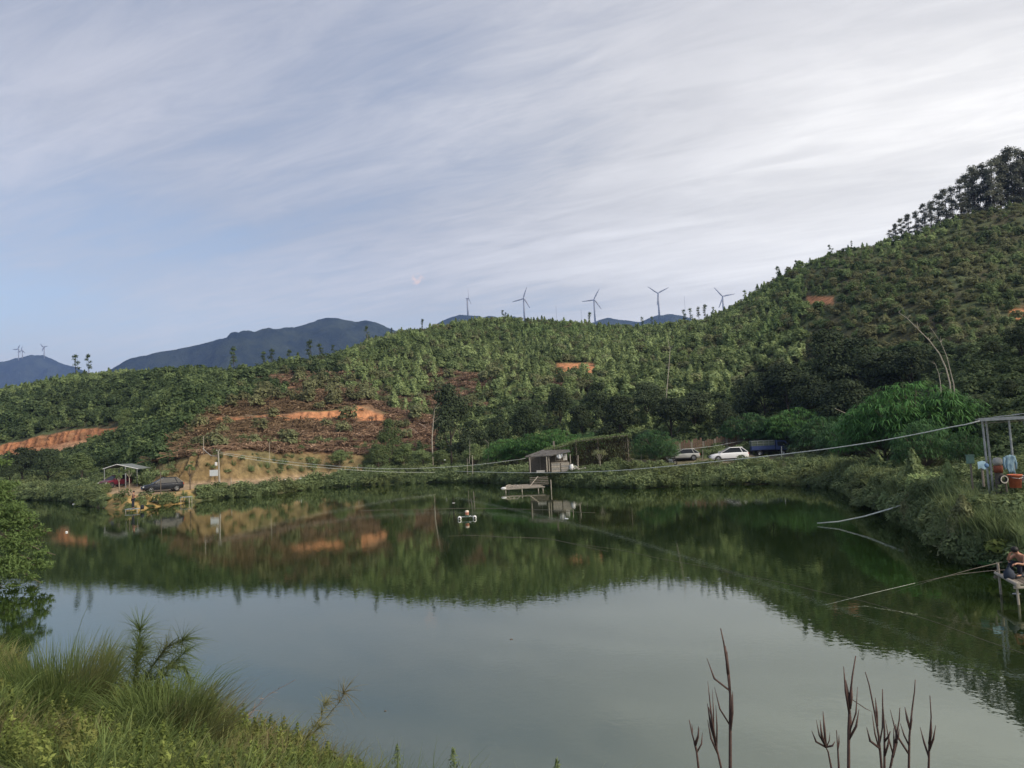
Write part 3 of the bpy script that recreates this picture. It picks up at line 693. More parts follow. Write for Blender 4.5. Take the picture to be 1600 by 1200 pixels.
# dark trees at the foot of the hills: (px, top, D, width factor, model)
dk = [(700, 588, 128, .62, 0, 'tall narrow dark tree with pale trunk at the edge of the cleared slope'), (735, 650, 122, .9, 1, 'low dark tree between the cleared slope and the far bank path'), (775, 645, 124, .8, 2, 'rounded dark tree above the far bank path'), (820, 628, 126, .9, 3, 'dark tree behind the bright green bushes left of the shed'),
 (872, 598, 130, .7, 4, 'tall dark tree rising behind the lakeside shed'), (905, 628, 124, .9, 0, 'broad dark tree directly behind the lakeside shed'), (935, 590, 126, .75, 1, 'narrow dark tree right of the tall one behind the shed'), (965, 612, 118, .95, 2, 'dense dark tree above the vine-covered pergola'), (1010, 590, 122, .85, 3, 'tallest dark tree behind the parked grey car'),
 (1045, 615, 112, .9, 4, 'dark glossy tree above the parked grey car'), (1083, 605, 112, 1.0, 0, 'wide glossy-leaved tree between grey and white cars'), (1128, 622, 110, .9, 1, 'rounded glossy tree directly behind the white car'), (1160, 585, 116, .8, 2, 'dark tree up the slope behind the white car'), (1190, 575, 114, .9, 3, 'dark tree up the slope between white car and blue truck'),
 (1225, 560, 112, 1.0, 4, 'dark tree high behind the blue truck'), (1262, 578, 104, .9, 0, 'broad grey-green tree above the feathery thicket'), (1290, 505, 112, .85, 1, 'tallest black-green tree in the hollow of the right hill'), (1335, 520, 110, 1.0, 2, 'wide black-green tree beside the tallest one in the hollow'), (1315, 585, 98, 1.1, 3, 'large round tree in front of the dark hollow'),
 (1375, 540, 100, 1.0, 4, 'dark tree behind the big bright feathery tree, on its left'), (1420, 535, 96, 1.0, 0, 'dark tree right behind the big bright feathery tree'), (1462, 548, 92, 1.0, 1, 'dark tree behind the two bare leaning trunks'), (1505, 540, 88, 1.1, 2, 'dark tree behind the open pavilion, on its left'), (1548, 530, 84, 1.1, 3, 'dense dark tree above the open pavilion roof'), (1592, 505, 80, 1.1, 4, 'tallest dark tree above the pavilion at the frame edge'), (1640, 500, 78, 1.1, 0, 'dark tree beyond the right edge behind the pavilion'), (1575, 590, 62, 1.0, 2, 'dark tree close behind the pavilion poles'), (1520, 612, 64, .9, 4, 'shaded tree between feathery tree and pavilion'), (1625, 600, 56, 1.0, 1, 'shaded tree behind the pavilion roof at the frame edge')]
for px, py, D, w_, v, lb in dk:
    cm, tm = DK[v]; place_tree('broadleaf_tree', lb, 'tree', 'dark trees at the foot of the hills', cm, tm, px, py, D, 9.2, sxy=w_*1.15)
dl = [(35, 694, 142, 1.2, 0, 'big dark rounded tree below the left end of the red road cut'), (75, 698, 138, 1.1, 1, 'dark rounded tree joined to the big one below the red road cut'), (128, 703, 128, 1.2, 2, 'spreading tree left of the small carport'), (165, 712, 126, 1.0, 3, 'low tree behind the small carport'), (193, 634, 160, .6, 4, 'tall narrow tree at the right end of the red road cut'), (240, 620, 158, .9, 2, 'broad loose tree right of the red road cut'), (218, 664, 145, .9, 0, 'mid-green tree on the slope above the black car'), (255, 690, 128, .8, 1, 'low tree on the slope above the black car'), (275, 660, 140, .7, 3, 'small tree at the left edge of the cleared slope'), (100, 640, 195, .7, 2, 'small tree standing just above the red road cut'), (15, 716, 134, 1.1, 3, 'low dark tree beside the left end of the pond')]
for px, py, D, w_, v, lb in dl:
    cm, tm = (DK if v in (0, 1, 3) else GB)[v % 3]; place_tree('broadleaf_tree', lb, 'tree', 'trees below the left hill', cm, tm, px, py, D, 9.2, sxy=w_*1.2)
gb = [(606, 648, 126, .55, 0, 'slim dark green tree standing at the end of the orange bank'), (630, 690, 126, 1.1, 1, 'leafy green bush-like tree right of the tan cliff'), (590, 690, 123, 1.0, 2, 'leafy green tree on top of the tan cliff end'), (660, 700, 122, 1.3, 1, 'spreading green tree along the far bank path'), (470, 694, 122, 1.2, 0, 'low green tree on the rim of the tan cliff'), (530, 700, 121, 1.0, 2, 'thin green tree hanging over the tan cliff'), (395, 712, 111, .8, 1, 'shrubby tree growing from the tan cliff face'), (690, 700, 120, 1.0, 2, 'spreading green tree by the two thin posts'), (740, 690, 116, 1.1, 0, 'leafy tree beside the thin posts on the far bank'), (770, 700, 114, .9, 1, 'small leafy tree left of the bright green bushes')]
for px, py, D, w_, v, lb in gb:
    cm, tm = GB[v]; place_tree('leafy_tree', lb, 'tree', 'leafy trees along the far bank', cm, tm, px, py, D, 9.2, sxy=w_*1.3)
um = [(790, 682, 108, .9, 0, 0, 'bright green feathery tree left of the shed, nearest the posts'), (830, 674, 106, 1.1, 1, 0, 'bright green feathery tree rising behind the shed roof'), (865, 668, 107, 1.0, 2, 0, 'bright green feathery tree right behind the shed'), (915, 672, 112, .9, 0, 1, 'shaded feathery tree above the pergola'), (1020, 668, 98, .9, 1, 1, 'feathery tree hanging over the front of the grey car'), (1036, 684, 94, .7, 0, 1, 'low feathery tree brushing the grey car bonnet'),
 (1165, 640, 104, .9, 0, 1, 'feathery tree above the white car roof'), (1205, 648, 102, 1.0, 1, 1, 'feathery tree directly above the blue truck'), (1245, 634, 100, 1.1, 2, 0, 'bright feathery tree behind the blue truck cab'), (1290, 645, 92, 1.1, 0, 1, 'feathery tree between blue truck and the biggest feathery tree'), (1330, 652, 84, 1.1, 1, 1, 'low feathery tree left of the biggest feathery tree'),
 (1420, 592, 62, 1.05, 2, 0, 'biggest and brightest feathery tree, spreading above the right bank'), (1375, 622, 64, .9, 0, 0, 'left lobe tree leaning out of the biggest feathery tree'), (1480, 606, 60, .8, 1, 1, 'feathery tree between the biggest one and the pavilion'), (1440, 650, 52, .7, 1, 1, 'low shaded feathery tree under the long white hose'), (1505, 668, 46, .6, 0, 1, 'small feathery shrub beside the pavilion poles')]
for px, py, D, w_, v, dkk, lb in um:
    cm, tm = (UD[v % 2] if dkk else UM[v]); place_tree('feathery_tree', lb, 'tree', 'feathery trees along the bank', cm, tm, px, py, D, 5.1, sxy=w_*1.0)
# bare trunks
def bare(label, pts, r, D, br=5, m=M_pbark, name='bare_tree'):
    q = [W(a, b, D) for a, b in pts]; base = q[0].copy(); zb = float(H(base[0], base[1])[0]); q.insert(0, np.array((base[0], base[1], min(zb-.3, base[2]))))
    o0 = q[0]; mb = MB(); pl = [p_-o0 for p_ in q]; mb.tube(pl, [r*(1-.75*i/(len(pl)-1)) for i in range(len(pl))], 6)
    o = mb.build(name, m); o.location = V3(o0); tag(o, label, 'tree', None)
    b = MB(); rr = random.Random(len(label))
    for i in range(br):
        k = rr.randint(len(pl)//2, len(pl)-1); s_ = Vector(pl[k]); d = Vector((rr.uniform(-1, 1), rr.uniform(-.4, .4), rr.uniform(.2, 1))).normalized()*rr.uniform(.6, 1.6)*r*8
        b.tube([s_, s_+d*.5+Vector((0, 0, .1)), s_+d], [r*.3, r*.2, r*.08], 4)
    b.build('branch', m, o)
bare('long bare pale trunk leaning left over the big feathery tree', [(1484, 598), (1478, 575), (1468, 553), (1452, 532), (1434, 514), (1418, 498), (1404, 488)], .075, 70, 9)
bare('second bare pale trunk, thinner, right of the long leaning one', [(1490, 600), (1485, 580), (1479, 556), (1470, 535), (1457, 516)], .055, 71, 6)
bare('short forked bare trunk left of the long leaning one', [(1469, 597), (1467, 585), (1462, 570)], .05, 70, 4)
bare('bare whitish stem standing among the trees above the pergola', [(1043, 660), (1041, 620), (1045, 575), (1047, 545), (1043, 530)], .10, 125, 4)
bare('pale stump-like trunk slanting out of the feathery thicket', [(1340, 653), (1322, 646), (1304, 638)], .07, 86, 0)
bare('pale upright trunk at the edge of the cleared slope', [(675, 686), (677, 660), (679, 640)], .12, 124, 2)
bare('thin pale dead stem on the crest in front of the saplings', [(576, 580), (575, 550), (574, 525)], .10, 215, 2)
for px, D, lb in ((733, 112, 'thin pale trunk left of the taller post on the far bank'), (762, 112, 'slim pale trunk under the leafy tree on the far bank'), (808, 106, 'slim pale trunk left of the shed roof'), (505, 121, 'thin leaning trunk on the tan cliff face'), (1292, 88, 'thin pale trunk under the feathery trees right of the truck')):
    y0 = 700 if px != 505 else 730
    bare(lb, [(px, y0+26), (px+1, y0+12), (px+1, y0-8)], .07, D, 3)

# fallen pale branches on the cleared slope
fb = [((433, 678), (441, 668)), ((400, 690), (425, 676)), ((437, 673), (447, 690)), ((462, 686), (481, 676)), ((470, 697), (482, 683)), ((489, 690), (500, 679)), ((420, 703), (434, 690)), ((392, 668), (399, 661)), ((383, 674), (392, 668)), ((455, 665), (470, 672)), ((520, 676), (536, 668)), ((505, 662), (492, 671)), ((345, 660), (358, 672)), ((313, 663), (322, 674)), ((545, 690), (556, 680)), ((560, 672), (575, 668)), ((410, 655), (426, 660)), ((640, 668), (652, 676)), ((655, 662), (668, 670)), ((362, 692), (380, 686))]
for i, (a, b) in enumerate(fb):
    D = 128+(a[1] < 680)*10+i % 3; p0 = W(*a, D); p1 = W(*b, D-2.5)
    for p_ in (p0, p1): p_[2] = max(p_[2], float(H(p_[0], p_[1])[0])+.25)
    mb = MB(); c = (p0+p1)/2; mb.tube([p0-c, (p0+p1)/2-c+np.array((0, 0, .12)), p1-c], [.10, .08, .04], 5)
    mb.tube([(p0+p1)/2-c, (p0*.3+p1*.7)-c+np.array((.3, -.3, .5))], [.04, .02], 4)
    o = mb.build('fallen_branch', mat('bleached_wood', (.42, .31, .22), .9) if i == 0 else bpy.data.materials['bleached_wood']); o.location = V3(c)
    tag(o, 'bleached bare branch lying on the brown cleared slope', 'branch', 'fallen branches on the cleared slope')

# near left tree hanging over the water
def near_tree():
    o0 = np.array((-26.4, 34.5, 1.0)); rg = np.random.default_rng(9)
    o = thing('overhanging_tree', 'large leafy tree reaching over the water from the left bank', 'tree', o0)
    lob = []; tops = []
    for (px, py, D, rx, rz_) in [(12, 800, 35, 1.0, .8), (34, 812, 35, .9, .7), (20, 845, 34.5, 1.1, .8), (48, 850, 35, .75, .6), (38, 880, 34.5, .9, .55), (10, 890, 34, 1.0, .6), (60, 830, 35, .45, .35), (64, 880, 34.8, .45, .4), (6, 770, 35.5, .8, .7), (-30, 790, 35, 1.6, 1.4), (-60, 840, 35, 1.8, 1.3), (-10, 910, 34, .8, .35), (-60, 740, 36, 1.6, 1.2), (-110, 780, 36, 2.0, 1.7), (48, 902, 34.5, .55, .3), (70, 862, 34.9, .35, .3)]:
        c = W(px, py, D)-o0; lob.append((tuple(c), (rx*.8, rx*.8, rz_*.8))); tops.append(tuple(c))
        for _ in range(5):
            dq = rg.normal(size=3); dq /= np.linalg.norm(dq); lob.append((tuple(c+dq*rx*1.0*np.array((1, 1, .8))), (rx*.36, rx*.36, rx*.2)))
    link('crown', crown_mesh('crown', rg, 26000, lob, .17, .055, ML['willow'], lowcut=-.95, inner=.1, nr=1.6, up=-.6), o)
    mb = MB(); mb.tube([(-1.5, .5, -1.2), (-1.2, .3, 1), (-.6, 0, 2.4), (.2, 0, 3.2)], [.28, .2, .14, .06], 8)
    for t_ in tops:
        k = random.choice([(-1.2, .3, 1), (-.6, 0, 2.4), (-.9, .1, 1.8)]); e = Vector(t_); s_ = Vector(k); mb.tube([s_, (s_+e)/2+Vector((0, 0, .35)), e, e+(e-s_).normalized()*.5], [.07, .045, .02, .01], 5)
    mb.build('trunk', M_bark, o, True)
near_tree()

# ------------------------------------------------------------------ bushes and cover on the banks
brg = np.random.default_rng(41)
def dome(rg, n, Ln, asp=.85):
    lob = [((0, 0, .35), (.5, .5, .4*asp))]
    for i in range(7):
        a = rg.uniform(0, 2*PI); r = rg.uniform(.25, .48); lob.append(((r*math.cos(a), r*math.sin(a), rg.uniform(.15, .6)*asp), (rg.uniform(.16, .26),)*2+(rg.uniform(.14, .24),)))
    return crown_arrays(rg, n, lob, Ln, Ln*.5, lowcut=-.5, inner=.5)
BD = [dome(brg, 5200, .075) for _ in range(4)]
BDm = {k: [npmesh('foliage', v, f, {'lv': ('FACE', 'FLOAT', brg.uniform(0, 1, len(f)))}, [ML[k]]) for v, f in BD] for k in ('bank', 'mid', 'creeper', 'pale', 'dark')}
bushes = []
BD2 = [dome(brg, 1800, .14) for _ in range(3)]+[cone_proto(brg, 1500, 1.0, .11, .04) for _ in range(2)]
BDm2 = {k: [npmesh('foliage', v, f, {'lv': ('FACE', 'FLOAT', brg.uniform(0, 1, len(f)))}, [ML[k]]) for v, f in BD2] for k in ('bank', 'mid', 'olive', 'pale', 'weed')}
def bush(px, py, D, w_, h_, m='bank', label=None, group='bushes on the right bank', cat='bush'):
    q = W(px, py, D); z = float(H(q[0], D)[0]); mm_ = BDm[m][brg.integers(0, 4)]
    if m == 'bank' and brg.uniform() < .45:
        mm_ = BDm2[('bank', 'mid', 'olive', 'pale', 'weed')[brg.choice(5, p=(.25, .30, .2, .15, .10))]][brg.integers(0, 5)]; w_ *= .8
    o = link('bank_bush', mm_); o.location = (q[0], D, z-.15*h_); o.scale = (w_, w_, h_); o.rotation_euler = (0, 0, brg.uniform(0, 6))
    tag(o, label or 'leafy grey-green bush in the thicket on the right bank', cat, group)
CPX = [c[0] for c in COLS]; CSD = [c[1][0][0] for c in COLS]
for t_ in np.linspace(0, 1, 27):
    px = 1335+265*t_; D = float(np.interp(px, CPX, CSD)); hs = np.interp(px, [1335, 1400, 1540, 1600], [1, 1.25, 1.0, .75])
    bush(px-3, 700, D+.5, 1.9+brg.uniform(-.4, .7), (1.5+brg.uniform(-.3, .7))*hs)
    bush(px+6+brg.uniform(-6, 6), 700, D+D*.04+1.2, 2.2+brg.uniform(-.5, .7), (1.9+brg.uniform(-.4, .7))*hs)
    if px < 1530: bush(px+brg.uniform(-6, 6), 700, D+D*.09+2.4, 2.1+brg.uniform(-.4, .8), (1.6+brg.uniform(-.4, .8))*hs)
    if t_ < .6: bush(px+brg.uniform(-6, 6), 700, D+D*.16+4, 2.2+brg.uniform(-.4, .8), (1.4+brg.uniform(-.4, .8)))
for i in range(22):
    px = 1535+brg.uniform(0, 110); D = brg.uniform(27, 30.2)
    bush(px, 700, D, 1.5, .5, 'creeper', 'bright green creeper mound', 'creeper mounds above the fisherman')
for px, D, lb in ((1385, 47, 'pale plumed bush in the right bank thicket, furthest from the pavilion'), (1415, 43, 'middle pale plumed bush in the right bank thicket'), (1458, 41, 'pale plumed bush nearest the pavilion'), (1428, 38, 'low pale plumed bush nearest the water')):
    bush(px, 700, D, 1.1, 1.9, 'pale', lb)
# bushes along the waterline of the far bank
for i, px in enumerate(np.concatenate([np.linspace(15, 135, 12), np.linspace(150, 200, 4), np.linspace(225, 620, 44), np.linspace(628, 795, 18), np.linspace(868, 1335, 66)])):
    D = float(np.interp(px, [c[0] for c in COLS], [c[1][0][0] for c in COLS]))
    sc_ = brg.uniform(.55, 1.5)*(.72 if px > 860 else 1); dd = brg.uniform(.1, 3.4)
    if 150 < px < 320: sc_ *= .42
    if 320 <= px < 625: sc_ *= .62
    if 1110 < px < 1230: sc_ *= .75
    bush(px+brg.uniform(-3, 3), 700, D+dd, 2.0*sc_, 1.05*sc_, 'bank' if brg.uniform() < .7 else 'mid', 'low tangled bush at the waterline of the far bank', 'bushes along the far waterline')
# undergrowth (small clumps) on banks and slope feet, one mass
tuft = []
for _ in range(4):
    n = 60; a = brg.uniform(0, 2*PI, n); r = brg.uniform(0, .45, n); c = np.stack([r*np.cos(a), r*np.sin(a), np.zeros(n)], 1)
    out = np.stack([np.cos(a), np.sin(a), np.zeros(n)], 1)*brg.uniform(.05, .45, (n, 1)); hh = brg.uniform(.4, 1, (n, 1))*np.array((0, 0, 1.)); sd_ = np.stack([-np.sin(a), np.cos(a), np.zeros(n)], 1)*.035
    v = np.stack([c-sd_, c+sd_, c+out+hh+sd_*.15, c+out+hh-sd_*.15], 1).reshape(-1, 3); tuft.append((v, np.arange(4*n).reshape(n, 4)))
n = 26000
px_ = brg.uniform(0, 1, n)
U_ = brg.uniform(-.82, .86, n); ky, _ = knots(U_); kk = brg.uniform(7.0, 9.35, n)
kk = np.where(brg.uniform(0, 1, n) < .30, brg.uniform(5.95, 7.0, n), kk)
kf = np.floor(kk).astype(int); fr = kk-kf; yy_ = ky[kf, np.arange(n)]*(1-fr)+ky[kf+1, np.arange(n)]*fr; xx_ = U_*yy_; zz_ = H(xx_, yy_); qx, qy = proj(xx_, yy_, zz_)
keep = ~((kk > 6.75) & (kk < 8.15) & (qx > 170) & (qx < 520)) & ~((kk > 7.4) & (kk < 8.1) & (qx < 1245) & (qx > 520)) & ~((kk > 8.0) & (kk < 9.2) & (qx > 238) & (qx < 570) & (brg.uniform(0, 1, n) < .93)) & ~((kk > 6.0) & (kk < 7.2) & (qx > 165) & (qx < 310) & (brg.uniform(0, 1, n) < .8))
keep &= zz_ > -.02
keep &= ~((kk > 6.55) & (kk < 7.2) & (qx > 320) & (qx < 625) & (brg.uniform(0, 1, n) < .75))
keep &= ~((kk > 6.6) & (kk < 7.6) & (qx > 960) & (qx < 1250) & (brg.uniform(0, 1, n) < .6)) & ~((kk < 6.9) & (qx > 150) & (qx < 320) & (brg.uniform(0, 1, n) < .6))
keep &= ~((kk > 7.0) & (kk < 8.2) & (qx > 1040) & (qx < 1245) & (brg.uniform(0, 1, n) < .8))
sel = np.where(keep)[0]
a_sel = sel[: len(sel)//2]; b_sel = sel[len(sel)//2:]
scl = brg.uniform(.45, 1.0, n)*np.interp(yy_, [25, 60, 110], [.5, .8, 1.1])
scatter('bank_grass', tuft, np.stack([xx_, yy_, zz_-.05], 1)[a_sel], scl[a_sel], brg.uniform(0, 6, len(a_sel)), brg.integers(0, 4, len(a_sel)), ML['bank'])
lowb = [bush_proto(brg, 160, .8, .16, .09) for _ in range(4)]
scatter('bank_undergrowth', lowb, np.stack([xx_, yy_, zz_-.1], 1)[b_sel], scl[b_sel]*brg.uniform(.7, 2.2, len(b_sel))**1.0, brg.uniform(0, 6, len(b_sel)), brg.integers(0, 4, len(b_sel)), ML['bank'])
n = 520; U_ = brg.uniform(.40, .66, n); ky, _ = knots(U_); kk = brg.uniform(6.05, 7.3, n); kf = np.floor(kk).astype(int); fr = kk-kf
yy_ = ky[kf, np.arange(n)]*(1-fr)+ky[kf+1, np.arange(n)]*fr; xx_ = U_*yy_; zz_ = H(xx_, yy_)
rg_ = []
for _ in range(4):
    nb = 46; a = brg.uniform(0, 2*PI, nb); r = brg.uniform(0, .3, nb); c = np.stack([r*np.cos(a), r*np.sin(a), np.zeros(nb)], 1); hh = brg.uniform(.5, 1.2, (nb, 1)); out = np.stack([np.cos(a), np.sin(a), np.zeros(nb)], 1)*brg.uniform(.1, .5, (nb, 1)); sd_ = np.stack([-np.sin(a), np.cos(a), np.zeros(nb)], 1)*.014
    m1 = c+out*.35+hh*np.array((0, 0, .7)); e1 = c+out+hh*np.array((0, 0, .95)); V = np.stack([c-sd_, c+sd_, m1+sd_, m1-sd_, m1-sd_, m1+sd_, e1+sd_*.1, e1-sd_*.1], 1).reshape(-1, 3); rg_.append((V, np.arange(8*nb).reshape(2*nb, 4)))
scatter('tall_bank_grass', rg_, np.stack([xx_, yy_, zz_+.25], 1), brg.uniform(.6, 1.3, n), brg.uniform(0, 6, n), brg.integers(0, 4, n), ML['bank'])
# dark undergrowth between slope foot and thicket
n = 9000; U_ = brg.uniform(-.85, .9, n); ky, _ = knots(U_); kk = brg.uniform(8.9, 10.4, n); kf = np.floor(kk).astype(int); fr = kk-kf
yy_ = ky[kf, np.arange(n)]*(1-fr)+ky[kf+1, np.arange(n)]*fr; xx_ = U_*yy_; zz_ = H(xx_, yy_); qx, qy = proj(xx_, yy_, zz_)
keep = ((qx < 235) & (kk < 9.7)) | (qx > 690)
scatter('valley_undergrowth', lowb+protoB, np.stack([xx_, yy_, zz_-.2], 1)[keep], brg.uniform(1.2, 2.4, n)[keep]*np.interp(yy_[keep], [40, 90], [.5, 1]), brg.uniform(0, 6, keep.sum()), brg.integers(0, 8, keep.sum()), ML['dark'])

# ------------------------------------------------------------------ near bank plants
def blades(rg, n, R, h, w, spread=.6, droop=.35, seg=4):
    a = rg.uniform(0, 2*PI, n); r = R*np.sqrt(rg.uniform(0, 1, n)); b = np.stack([r*np.cos(a), r*np.sin(a), np.zeros(n)], 1)
    a2 = a+rg.uniform(-.9, .9, n); d = np.stack([np.cos(a2), np.sin(a2), np.zeros(n)], 1); hh = h*rg.uniform(.35, 1.05, n)[:, None]; sp_ = spread*rg.uniform(.15, 1, n)[:, None]*hh
    ph = rg.uniform(0, PI, n); sd_ = np.stack([np.cos(ph), np.sin(ph), np.zeros(n)], 1)*w
    V = []; 
    for s_ in range(seg+1):
        t_ = s_/seg; c = b+d*sp_*t_**1.7+np.array((0, 0, 1.))*hh*(t_-droop*t_**3*rg.uniform(.3, 1)); ww = (1-t_)**.6+.04
        V += [c-sd_*ww, c+sd_*ww]
    V = np.stack(V, 1)  # n, 2(seg+1), 3
    k = 2*(seg+1); F_ = np.array([[2*s_, 2*s_+1, 2*s_+3, 2*s_+2] for s_ in range(seg)]); f = (np.arange(n)[:, None, None]*k+F_[None]).reshape(-1, 4)
    return V.reshape(-1, 3), f, np.repeat(rg.uniform(0, 1, n), seg)
def tussock(px, py, D, R, h, n, label, w=.006, spread=.6):
    n = int(n*.6); w *= 1.25; h *= 1.0; R *= 1.15; spread *= 1.2
    q = W(px, py, D); z = float(H(q[0], D)[0]); v, f, lv = blades(brg, n, R, h, w, spread)
    o = link('grass_tussock', npmesh('grass_tussock', v, f, {'lv': ('FACE', 'FLOAT', lv)}, [ML['grass']])); o.location = (q[0], D, z-.05); tag(o, label, 'grass', 'grass tussocks on the near bank')
def reed(label, pts, D, leafn, L_, group='reeds on the near bank', m='grass', r=.006, whorls=None):
    """curved stem with bundles of long narrow leaves"""
    q = [W(a, b, D) for a, b in pts]; base = q[0].copy(); zb = float(H(base[0], D)[0]); base[2] = zb-.05
    if q[0][2] > zb: q.insert(0, base)
    o = thing('reed', label, 'reed', q[0], 0, group); pl = [p_-q[0] for p_ in q]
    mb = MB(); mb.tube(pl, [r*(1-.6*i/(len(pl)-1)) for i in range(len(pl))], 5); mb.build('stem', ML[m], o)
    V = []; Fc = []; k = 0; rr = brg; P = np.array(pl); cum = np.concatenate([[0], np.cumsum(np.linalg.norm(np.diff(P, axis=0), axis=1))])
    for i in range(int(leafn*1.8)):
        t_ = (rr.choice(whorls)+rr.normal()*.17 if whorls else rr.uniform(.3, 1)); t_ = min(max(t_, .05), 1)*cum[-1]
        c = np.array([np.interp(t_, cum, P[:, j]) for j in range(3)]); t2 = min(t_+.1, cum[-1]); dirn = np.array([np.interp(t2, cum, P[:, j])-np.interp(t2-.1, cum, P[:, j]) for j in range(3)]); dirn /= np.linalg.norm(dirn)+1e-6
        d = dirn*.8+rr.normal(size=3)*.6; d /= np.linalg.norm(d); l = L_*rr.uniform(.6, 1.7); s_ = np.cross(d, rr.normal(size=3)); s_ /= np.linalg.norm(s_); s_ *= .0055
        for j in range(3):
            a0, a1 = j/3, (j+1)/3; p0 = c+d*l*a0-np.array((0, 0, l*.28*a0*a0)); p1 = c+d*l*a1-np.array((0, 0, l*.28*a1*a1))
            V += [p0-s_*(1-a0*.8), p0+s_*(1-a0*.8), p1+s_*(1-a1*.9), p1-s_*(1-a1*.9)]; Fc.append((k, k+1, k+2, k+3)); k += 4
    link('leaves', npmesh('leaves', np.array(V), np.array(Fc), {'lv': ('FACE', 'FLOAT', brg.uniform(0, 1, len(Fc)))}, [ML[m]]), o)
tussock(92, 1170, 11.8, .50, 1.55, 3200, 'large dense green tussock left of the tall reeds', .008, .5)
tussock(60, 1190, 11.0, .40, 1.2, 1600, 'dark tussock in front of the large dense one', .008, .6)
tussock(250, 1180, 11.0, .48, 1.25, 2400, 'spreading tussock in front of the tall reeds', .008, .8)
tussock(285, 1195, 10.4, .40, 1.0, 1500, 'lower tussock before the spreading one', .008, .8)
tussock(150, 1185, 11.5, .35, .9, 900, 'low tussock between the two large ones', .007, .8)
tussock(205, 1120, 13.2, .35, 1.0, 800, 'thin tussock at the foot of the tall reeds', .007, .7)
tussock(310, 1170, 12.2, .3, .7, 700, 'small tussock right of the spreading one', .007, .8)
tussock(395, 1185, 11.6, .3, .55, 500, 'short tussock halfway along the near bank', .006, .9)
tussock(30, 1180, 12, .4, .7, 800, 'short tussock in the left corner of the near bank', .007, .9)
for px_t, top_t, D_t, n_t, lb_t in ((590, 1165, 10.9, 160, 'wispy grass tuft at the right end of the near bank'), (625, 1160, 10.7, 140, 'airy grass tuft just left of the bottom weeds'), (690, 1168, 10.5, 150, 'airy grass tuft between the two bottom weeds'), (735, 1180, 10.2, 110, 'low wispy grass tuft right of the bottom weeds'), (870, 1184, 9.8, 70, 'few grass tips showing alone at the bottom edge'), (520, 1150, 11.8, 200, 'loose grass tuft under the spiky-crowned reed'), (350, 1125, 13.2, 200, 'loose grass tuft on the bank edge left of the bent stem')):
    q_t = W(px_t, top_t, D_t); tussock(px_t, 1190, D_t, .28, max(q_t[2]-float(H(q_t[0], D_t)[0]), .3)*1.1, n_t, lb_t, .0045, .6)
reed('feathery reed with yellowish sheaths in the heart of the tall clump', [(198, 1130), (206, 1075), (214, 1035), (222, 1015)], 13.6, 140, .36, whorls=[.45, .65, .85, 1.0], m='weed')
reed('drooping reed hanging over the water right of the tall clump', [(215, 1130), (240, 1075), (268, 1040), (290, 1042), (296, 1062)], 13.2, 120, .30, whorls=[.5, .7, .9])
reed('reed crossing behind the tall clump towards the left', [(190, 1125), (182, 1080), (178, 1050), (172, 1028)], 13.7, 60, .36, whorls=[.6, .95])
reed('leafy stem between the reeds and the spreading tussock', [(235, 1140), (250, 1100), (262, 1075)], 13.0, 90, .30, whorls=[.4, .7, .95])
reed('sparse reed at the right edge of the tussocks', [(318, 1160), (328, 1125), (336, 1100)], 12.7, 40, .26, whorls=[.6, .9])
reed('tall bushy reed with leaf tufts, topmost in the clump', [(212, 1130), (214, 1080), (213, 1040), (217, 1005), (219, 985)], 13.4, 170, .42, whorls=[.55, .75, .98])
reed('arching reed bending right out of the tall clump', [(205, 1130), (218, 1080), (240, 1038), (262, 1010), (285, 1000)], 13.3, 190, .36, whorls=[.4, .6, .8, .98])
reed('reed arching furthest right from the tall clump', [(208, 1130), (228, 1070), (255, 1045), (278, 1030), (288, 1020)], 13.5, 110, .34, whorls=[.5, .75, .97])
reed('slender reed left of the tall clump', [(160, 1130), (160, 1085), (166, 1050), (168, 1035)], 13.4, 80, .40, whorls=[.55, .95])
reed('straggly low reed at the left of the tall clump', [(150, 1140), (156, 1100), (180, 1060), (185, 1040)], 13.2, 70, .34, whorls=[.5, .9])
reed('upright reed behind the spreading tussock', [(300, 1150), (306, 1120), (310, 1105)], 12.8, 50, .35, whorls=[.7, .97])
reed('reed leaning right over the water with a spiky crown', [(455, 1180), (490, 1145), (515, 1115), (532, 1095), (537, 1082)], 12.8, 36, .34, whorls=[.97])
reed('leafy reed beside the spiky-crowned one', [(450, 1185), (480, 1150), (500, 1125), (508, 1100)], 12.7, 90, .2, whorls=[.4, .55, .7, .85, .95])
reed('short leafy reed in front of the spiky-crowned one', [(440, 1185), (462, 1160), (490, 1145), (500, 1135)], 12.5, 70, .2, whorls=[.5, .7, .9])
reed('dry bent reed stem leaning right with nodding tip', [(373, 1150), (395, 1110), (420, 1085), (462, 1062)], 13.1, 12, .18, m='dead', whorls=[.35, .5])
reed('long thin arching grass stem over the water', [(100, 1075), (115, 1010), (128, 968), (138, 945)], 13.6, 4, .2, whorls=[.1])
reed('single straight dark blade standing right of the tussocks', [(306, 1130), (322, 1080), (341, 1037)], 12.9, 8, .2, whorls=[.1])
reed('pair of upright stems behind the left tussock', [(95, 1085), (104, 1040), (100, 1020)], 13.0, 22, .4, whorls=[.3, .6])
reed('dry brown reed stalks in front of the leafy reeds', [(418, 1198), (422, 1170), (424, 1140)], 11.6, 20, .25, m='dead', whorls=[.2, .5])
